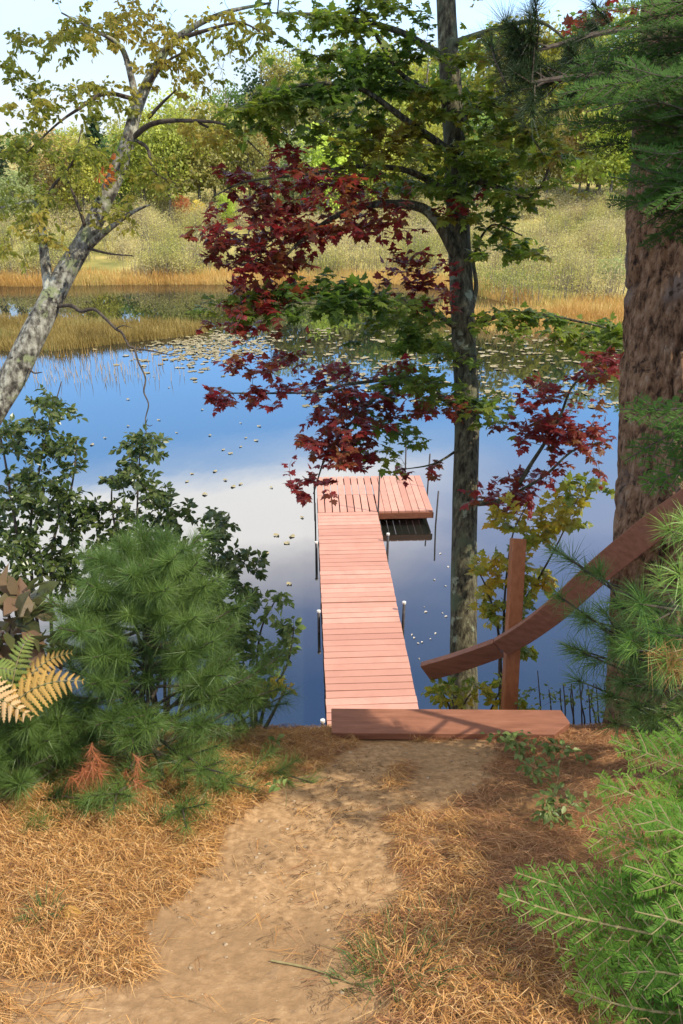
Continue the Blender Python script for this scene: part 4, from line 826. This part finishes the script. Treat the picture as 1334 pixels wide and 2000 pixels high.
# twigs, grass tufts, weeds, a fallen leaf
for (a, b), lab in ((((530,1880),(690,1925)), 'pale straight twig lying on the dirt path near the needle mat'), (((1240,1545),(1090,1625)), 'thin bare twig lying on needles below the weeds at right'),):
    p, q = hit(*a), hit(*b); m_ = (p+q)/2; pts = np.array([p, m_+np.array((0,.01,0)), q]); pts[:, 2] = ground_z(pts[:, 0], pts[:, 1])+.006
    tag(Geo().tube(pts, [.003,.0028,.0015], 6, True, .1, 4).build('twig', M['twig_pale']), lab, 'twig')
def tuft(label, px, n, hgt, spread, mat='grass', name='grass_tuft', cat='grass tuft'):
    b = hit(*px); g = Geo(); a = rng.uniform(0, 6.28, n); r = spread*np.sqrt(rng.random(n)); O = np.stack([b[0]+np.cos(a)*r, b[1]+np.sin(a)*r, np.zeros(n)], 1); O[:, 2] = ground_z(O[:, 0], O[:, 1])
    d_ = unit(np.stack([np.cos(a)*.5+rng.normal(size=n)*.3, np.sin(a)*.5+rng.normal(size=n)*.3, np.ones(n)], 1)); l = hgt*(.5+.6*rng.random((n, 1))); s_ = unit(np.cross(d_, rng.normal(size=(n, 3))))*.0018
    mid = O + d_*l*.6; tip = mid + unit(d_+np.stack([np.cos(a), np.sin(a), -.5*np.ones(n)], 1)*.7)*l*.5
    V = np.stack([O-s_, O+s_, mid+s_*.8, mid-s_*.8, tip], 1).reshape(-1, 3); k = np.arange(n)[:, None]*5; g.add(V, k+np.array([[2,3,4]]), k+np.array([[0,1,2,3]]))
    tag(g.build(name, M[mat]), label, cat)
tuft('sparse green grass tuft beside the yellow fallen leaf on the needle mat', (85,1790), 60, .10, .05)
tuft('thin green grass tuft at the right edge of the path, lowest in the photo', (770,1900), 130, .12, .13)
tuft('low dull green grass patch on the right verge below the young fir tips', (870,1850), 170, .07, .22)
tuft('tiny grass tuft in the dirt at the right side of the path bottom', (680,1915), 40, .05, .05)
tuft('short grass tuft on the left needle mat just in front of the bushy pine', (300,1605), 90, .08, .04)
tuft('grass growing at the left end of the timber beam', (610,1415), 240, .2, .16)
tuft('tall green grass on the bank edge between the bushy pine and the dock', (540,1415), 420, .26, .32)
def weed(label, px, n, s):
    b = hit(*px); r = thing('weed', label, 'weed', b); gl, gt = Geo(), Geo(); sk = dense(np.array([b, b+np.array((.005,0,.04)), b+np.array((.0,.01,.09))])*1.0, 6)
    gt.tube(sk, np.linspace(.002,.001,len(sk)), 5, False); grow(b + rng.normal(size=(n, 3))*np.array((s, s, s*.45)) + np.array((0,0,.08)), sk, 7, .038, .1, .0008, .003, .2, .8, .2, OVAL_V, OVAL_T, gl, gt, nside=3)
    gt.build('stem', M['twig_pale'], r); gl.build('leaves', M['weed'], r)
weed('small leafy green weed growing just below the pointed end of the beam', (1010,1475), 12, .06)
weed('upright leafy weed on the right verge a little below the beam', (1040,1530), 12, .05)
weed('low weed nestled between the beam end and the big pine', (1090,1490), 9, .05)
weed('creeping green weed among red needles left of the young fir', (1090,1600), 12, .07)
weed('tiny bright seedling alone on the dirt path', (558,1575), 3, .02)
weed('pale green sprig by the left end of the beam at the needle edge', (528,1478), 4, .03)
b = hit(143, 1792); g = Geo(); leaves(g, OVAL_V, OVAL_T, [b+np.array((-.03,0,.03))], [(1,-.15,.05)], [(0,-.5,.85)], [.065]); tag(g.build('fallen_leaf', M['fern_yellow']), 'single yellow fallen leaf lying on the needle mat beside a grass tuft', 'leaf')

# ---------------------------------------------------------------- pond plants
def blades(n, xf, hmin, hmax, wd, lean, mat, name, label, cat, zb=None):
    x, y = xf(n); k = len(x); z = np.maximum(ground_z(x, y), -.08) if zb is None else np.full(k, zb); O = np.stack([x, y, z-.05], 1)
    d_ = unit(np.stack([rng.normal(size=k)*lean, rng.normal(size=k)*lean, np.ones(k)], 1)); l = rng.uniform(hmin, hmax, (k, 1))*(.55+.9*fbm(x*.55, y*.9, None, 3, 91))[:, None]; th = rng.uniform(-1, 1, k); s_ = np.stack([np.cos(th), np.sin(th)*.5, np.zeros(k)], 1)*wd/2
    mid = O + d_*l*.6; tip = mid + unit(d_ + rng.normal(size=(k, 3))*lean*1.5)*l*.45
    V = np.stack([O-s_, O+s_, mid+s_*.8, mid-s_*.8, tip], 1).reshape(-1, 3); q = np.arange(k)[:, None]*5
    return tag(Geo().add(V, q+np.array([[2,3,4]]), q+np.array([[0,1,2,3]])).build(name, M[mat]), label, cat, kind='stuff')
def isl(n):
    a = rng.uniform(0, 6.28, n); r = np.sqrt(rng.random(n)); x = -15.5+9.3*np.cos(a)*r*(1+.12*np.sin(3*a)); y = 32.7+2.75*np.sin(a)*r*(1+.15*np.sin(5*a+1)); return x, y
blades(26000, isl, .22, .68, .028, .2, 'reed_dark', 'reed_bed', 'island of brown and orange reeds standing in the pond at left', 'reeds', 0.0)
def shr(n):
    x = rng.uniform(-32, 26, n); t = rng.uniform(0, 1, n)**1.4*2.8-.5; return x, shore(x)+t
blades(26000, shr, .25, .8, .03, .18, 'reed', 'reed_bed', 'band of golden orange reeds along the far shore', 'reeds')
def spit(n):
    x = 3+17*rng.random(n); y = 35.5 + (x-3)*-.05 + rng.normal(size=n)*.9 + np.where(x < 6.5, (6.5-x)*.7, 0); k = (rng.random(n) < np.clip((x-3.5)/4, 0, 1)); return x[k], y[k]
blades(14000, spit, .3, .8, .03, .2, 'reed', 'reed_bed', 'golden grassy spit reaching into the pond from the right shore', 'reeds', 0.02)
def em(n):
    x = rng.normal(size=n)*3.4-11.0; y = rng.uniform(25.0, 29.8, n); k = (x < -5.2); return x[k], y[k]
blades(420, em, .18, .55, .018, .12, 'reed', 'reed_stalks', 'thin scattered reed stalks standing in the water in front of the reed island', 'reeds', 0.0)
# lily pads: the mat as one mass, the scattered ones as individuals
def pads(g, xs, ys, r):
    for a, b, s in zip(xs, ys, r):
        th = np.linspace(.25, 6.03, 11)+R.uniform(0, 6.3); V = [(a, b, .012)] + [(a+math.cos(t)*s, b+math.sin(t)*s*R.uniform(.85, 1.05), .010+R.random()**3*.03) for t in th]
        g.add(V, [(0, i, i+1) for i in range(1, 11)])
g = Geo(); n = 620; xs = np.concatenate([rng.normal(size=n)*1.4-5.2, rng.uniform(-1.5, 11, 520)]); ys = np.concatenate([30.6+rng.normal(size=n)*1.7, rng.uniform(22.5, 34.5, 520)])
pads(g, xs, ys, rng.uniform(.06, .14, len(xs))); tag(g.build('lily_pads', M['lily']), 'mat of pale yellow lily pads spread over the far water', 'lily pads', kind='stuff')
GL = 'lily pads scattered on the open blue water'
spots = [(410,850),(310,820),(250,832),(470,826),(506,832),(480,855),(500,860),(470,872),(436,878),(450,885),(345,845),(395,800),(250,780),(330,757),(420,920),(375,925),(440,937),(455,950),(400,965),(470,945),(530,952),(365,940),(540,1045),(520,1080),(560,1060),(570,1047),(590,1010),(565,1140),(300,735),(180,868),(205,855)]
pad0 = None
for k, (a, b) in enumerate(spots):
    zc_ = (H-.012)/(SP+(b-1000)/F*CP); p = P(a, b, zc_)
    if pad0 is None:
        g = Geo(); pads(g, [p[0]], [p[1]], [.11]); o = g.build('lily_pad', M['lily']); 
        for v in o.data.vertices: v.co.x -= p[0]; v.co.y -= p[1]
        pad0 = o
    else: o = pad0.copy(); C.collection.objects.link(o)
    s = R.uniform(.3, .62); o.location = (p[0], p[1], 0); o.rotation_euler = (0, 0, R.uniform(0, 6.3)); o.scale = (s, s, 1)
    tag(o, 'small flat lily pad floating alone on open water left of the dock', 'lily pad', GL)
lf0 = None
for k, (a, b) in enumerate([(829,1186),(835,1194),(863,1196),(874,1203),(852,1235),(839,1248),(823,1255),(808,1247),(814,1256),(843,1295),(875,1105),(862,1080),(850,1133),(872,1145),(806,1238),(818,1285)]):
    p = P(a, b, (H-.01)/(SP+(b-1000)/F*CP))
    if lf0 is None:
        g = Geo(); leaves(g, OVAL_V, OVAL_T, [(0,0,.008)], [(1,0,.0)], [(0,0,1)], [.10]); o = g.build('floating_leaf', M['float_leaf']); lf0 = o
    else: o = lf0.copy(); C.collection.objects.link(o)
    o.location = (p[0], p[1], 0); s = R.uniform(.35, .75); o.scale = (s, s, 1); o.rotation_euler = (0, 0, R.uniform(0, 6.3)); tag(o, 'pale fallen leaf floating on dark water between the dock and the maple trunk', 'leaf', 'pale leaves floating right of the dock')

# ---------------------------------------------------------------- far shore thicket and trees
def cloud(g, ctr, rad, nclump, nleaf, size, csize, shell=.55, bottom=-.8, q=.7):
    v = unit(rng.normal(size=(nclump*2, 3))); v = v[v[:, 2] > bottom][:nclump]; r = shell + (1-shell)*rng.random((len(v), 1)); c = np.asarray(ctr) + v*r*np.asarray(rad)*(.8+.35*rng.random((len(v), 1)))
    O = np.repeat(c, nleaf, 0) + rng.normal(size=(len(c)*nleaf, 3))*csize*np.array((1, 1, q)); D = unit(rng.normal(size=(len(O), 3))+np.array((0,0,-.2))); N = unit(rng.normal(size=(len(O), 3))+np.array((0,0,.5)))
    leaves(g, DIAM_V, DIAM_T, O, D, N, size*(.6+.8*rng.random(len(O)))); return c
g, gs = Geo(), Geo()
for _ in range(470):
    x = R.uniform(-42, 42); t = R.uniform(1.5, 43); y = float(shore(x))+t; z = float(ground_z(x, y)); hg = R.uniform(.9, 1.9)*(1+.25*R.random()); rr = R.uniform(.8, 1.7)
    cloud(g, (x, y, z+hg*.5), (rr, rr, hg*.62), 36, 40, .09, .32, .3, -1, 1.0)
    n = 60; a = rng.uniform(0, 6.3, n); r = rr*np.sqrt(rng.random(n)); O = np.stack([x+np.cos(a)*r, y+np.sin(a)*r, np.full(n, z)], 1); T_ = O + np.stack([rng.normal(size=n)*.2, rng.normal(size=n)*.2, hg*(.7+.6*rng.random(n))], 1); s_ = np.array((.012, 0, 0))
    gs.add(np.stack([O-s_, O+s_, T_], 1).reshape(-1, 3), np.arange(3*n).reshape(-1, 3))
th = g.build('thicket', M['thicket']); tag(th, 'dense mass of ochre and olive shrubs covering the slope above the far shore', 'shrubs', kind='stuff')
tag(gs.build('thicket_stems', M['stem_far']), 'pale bare stems standing among the ochre shrubs of the far slope', 'stems', kind='stuff')
def far_tree(kind, hgt, wid):
    r = thing('far_tree', 'x', 'tree', (0, 0, 0)); tr = Geo(); cg = Geo()
    if kind == 'leafy':
        tr.tube([(0,0,-.4),(.05*hgt*R.uniform(-1,1)*.3,0,hgt*.4),(0,0,hgt*.85)], [.018*hgt,.012*hgt,.003*hgt], 7, False, .1, 4); cs = cloud(cg, (0, 0, hgt*.53), (wid, wid, hgt*.48), 150, 28, .24, .40, .4)
        for c in cs[:16]: b = np.array((0, 0, hgt*R.uniform(.25, .6))); tr.tube([b, (b+c)/2+np.array((0,0,.1)), c], [.006*hgt,.004*hgt,.002*hgt], 5, False)
    elif kind == 'tall':
        tr.tube([(0,0,-.4),(.1,0,hgt*.5),(0,.1,hgt*.95)], [.014*hgt,.009*hgt,.002*hgt], 7, False, .1, 4); cs = []
        for q in range(9): cs.append(cloud(cg, (R.uniform(-1,1)*wid*.6, R.uniform(-1,1)*wid*.6, hgt*(.32+.64*q/9)), (wid*.55, wid*.55, hgt*.09), 16, 24, .24, .34, .3))
        for c in np.concatenate(cs)[::7]: b = np.array((0, 0, c[2]*.85)); tr.tube([b, (b+c)/2, c], [.005*hgt,.003*hgt,.002*hgt], 5, False)
    else:
        tr.tube([(0,0,-.4),(0,0,hgt*.5),(0,0,hgt*.98)], [.014*hgt,.010*hgt,.002*hgt], 7, False)
        for q in range(17):
            f = q/17; zz_ = hgt*(.12+.86*f); L = wid*(1-f)**.8+.12
            for a in np.linspace(0, 6.28, 8)[:-1]+R.uniform(0, 1): 
                e = L*R.uniform(.65, 1.15); n = 26; u = rng.random(n); O = np.stack([np.cos(a)*e*u, np.sin(a)*e*u, zz_-.22*e*u], 1)+rng.normal(size=(n, 3))*.12; D = unit(np.stack([np.full(n, np.cos(a)), np.full(n, np.sin(a)), np.full(n, -.3)], 1)+rng.normal(size=(n, 3))*.5); leaves(cg, DIAM_V, DIAM_T, O, D, unit(rng.normal(size=(n, 3))+np.array((0,0,1))), .34*(.6+.7*rng.random(n)))
    tr.build('trunk', M['stem_far'], r, True); cg.build('crown', M['far_leaf'], r); return r
PROT = {}
for kd, hh, ww, nv in (('leafy', 8, 2.7, 3), ('tall', 12, 2.6, 3), ('conifer', 11, 2.4, 2)):
    PROT[kd] = [[far_tree(kd, hh, ww), False, hh] for _ in range(nv)]
NAMES = {'leafy': 'leafy_tree', 'tall': 'slender_tree', 'conifer': 'conifer_tree'}
COL = {'ygreen': (0.295,0.310,0.054), 'green': (0.132,0.217,0.046), 'dark': (0.04,0.07,0.028), 'olive': (0.248,0.232,0.070), 'gold': (0.527,0.419,0.078), 'lime': (0.372,0.449,0.070), 'rust': (0.496,0.186,0.078), 'sage': (0.264,0.310,0.116), 'bronze': (0.341,0.248,0.093)}
CNAME = {'ygreen': 'yellow green', 'green': 'mid green', 'dark': 'dark green', 'olive': 'olive', 'gold': 'golden', 'lime': 'lime green', 'rust': 'rust red', 'sage': 'pale sage green', 'bronze': 'bronze'}
def put(kd, px, y, ztop, col, label=None, wide=1.0):
    x = (px-667)/F*y*.99; z = float(ground_z(x, y)); pr = R.choice(PROT[kd])
    if not pr[1]: o = pr[0]; pr[1] = True
    else: o = copy_tree(pr[0])
    s = max(ztop - z, 1.5)/pr[2]; o.location = (x, y, z); o.scale = (s*wide*R.uniform(.9, 1.15), s*wide*R.uniform(.9, 1.15), s); o.rotation_euler = (0, 0, R.uniform(0, 6.3)); o.name = NAMES[kd]
    for ch in o.children:
        if ch.name.startswith('crown'): c = COL[col]; v = R.uniform(1.1, 1.5); ch.color = (c[0]*v*R.uniform(.92,1.08), c[1]*v, c[2]*v, 1)
    kw = {'leafy': 'round leafy tree', 'tall': 'tall loose leafy tree', 'conifer': 'pointed conifer'}[kd]
    if label: tag(o, label, 'tree'); o.pop('group', None)
    else: tag(o, f'{CNAME[col]} {kw} in the tree line beyond the far shore', 'tree', f'{CNAME[col]} {kw}s beyond the far shore')
put('leafy', 65, 70, 5.8, 'sage', 'pale sage green round tree low at the left, in front of the dark conifers', 1.15)
put('leafy', 405, 72, 3.4, 'gold', 'small bright golden bush tree at the foot of the far tree line')
put('leafy', 455, 73, 3.9, 'lime', 'small bright lime green tree beside the golden bush at the foot of the tree line')
put('leafy', 375, 76, 3.6, 'rust', 'small rust red bush tree behind the golden bush')
put('leafy', 60+1120, 42, 2.2, 'sage', 'low round sage bush on the right shore beside the golden spit', 1.3)
for px, ht in ((-30,10.2),(15,9.8),(50,9.4),(230,10.8)): put('conifer', px, 84+R.uniform(-3,3), ht, 'dark')
row1 = [(-60,8.8,'leafy','olive'),(110,7.8,'tall','olive'),(150,9.0,'leafy','bronze'),(195,8.8,'leafy','ygreen'),(260,8.2,'leafy','green'),(310,10.5,'leafy','ygreen'),(350,11.5,'leafy','ygreen'),(400,11.3,'leafy','olive'),(440,11,'leafy','ygreen'),(500,10.0,'leafy','olive'),(540,9.5,'tall','bronze'),(590,9.0,'leafy','sage'),(640,9.5,'leafy','lime'),(690,9.0,'leafy','green'),(740,10.2,'leafy','ygreen'),(790,9.5,'leafy','olive'),(850,10.5,'leafy','ygreen'),(920,10.5,'leafy','green'),(980,11,'leafy','ygreen'),(1040,11.5,'leafy','olive'),(1100,11,'tall','bronze'),(1150,12,'leafy','ygreen'),(1210,11,'leafy','lime'),(1280,12,'leafy','green'),(1360,12,'leafy','olive')]
for px, zt, kd, cl in row1: put(kd, px+R.uniform(-8,8), 78+R.uniform(-4,4), zt, cl)
row2 = [(-20,9.5,'tall','green'),(90,9.3,'tall','green'),(170,10,'tall','ygreen'),(280,10.5,'leafy','olive'),(380,13,'leafy','ygreen'),(470,12.5,'tall','green'),(530,14.5,'tall','olive'),(580,15.5,'tall','ygreen'),(640,15.2,'leafy','olive'),(700,15.8,'tall','green'),(750,15,'leafy','ygreen'),(810,16,'tall','ygreen'),(870,15.5,'leafy','green'),(940,17,'tall','olive'),(1000,17.5,'leafy','ygreen'),(1070,18,'tall','green'),(1130,18,'leafy','ygreen'),(1190,18.5,'tall','ygreen'),(1250,19,'leafy','olive'),(1330,19,'tall','green'),(1420,19,'leafy','green'),(610,13.5,'conifer','dark'),(960,16.5,'conifer','dark'),(1110,16,'conifer','green')]
for px, zt, kd, cl in row2: put(kd, px+R.uniform(-8,8), 91+R.uniform(-5,6), zt*(1.1 if px > 450 else 1), cl)
for px in range(-200, 1600, 75): put(R.choice(['tall','leafy']), px+R.uniform(-20,20), 106+R.uniform(-5,6), float(np.interp(px, [-100,250,450,560,900,1300],[9.6,9.8,12,18,21,22]))+R.uniform(-.8,.6), R.choice(['olive','ygreen','green','dark']))
for pr in sum(PROT.values(), []):
    if not pr[1]:
        for ch in list(pr[0].children): bpy.data.objects.remove(ch)
        bpy.data.objects.remove(pr[0])
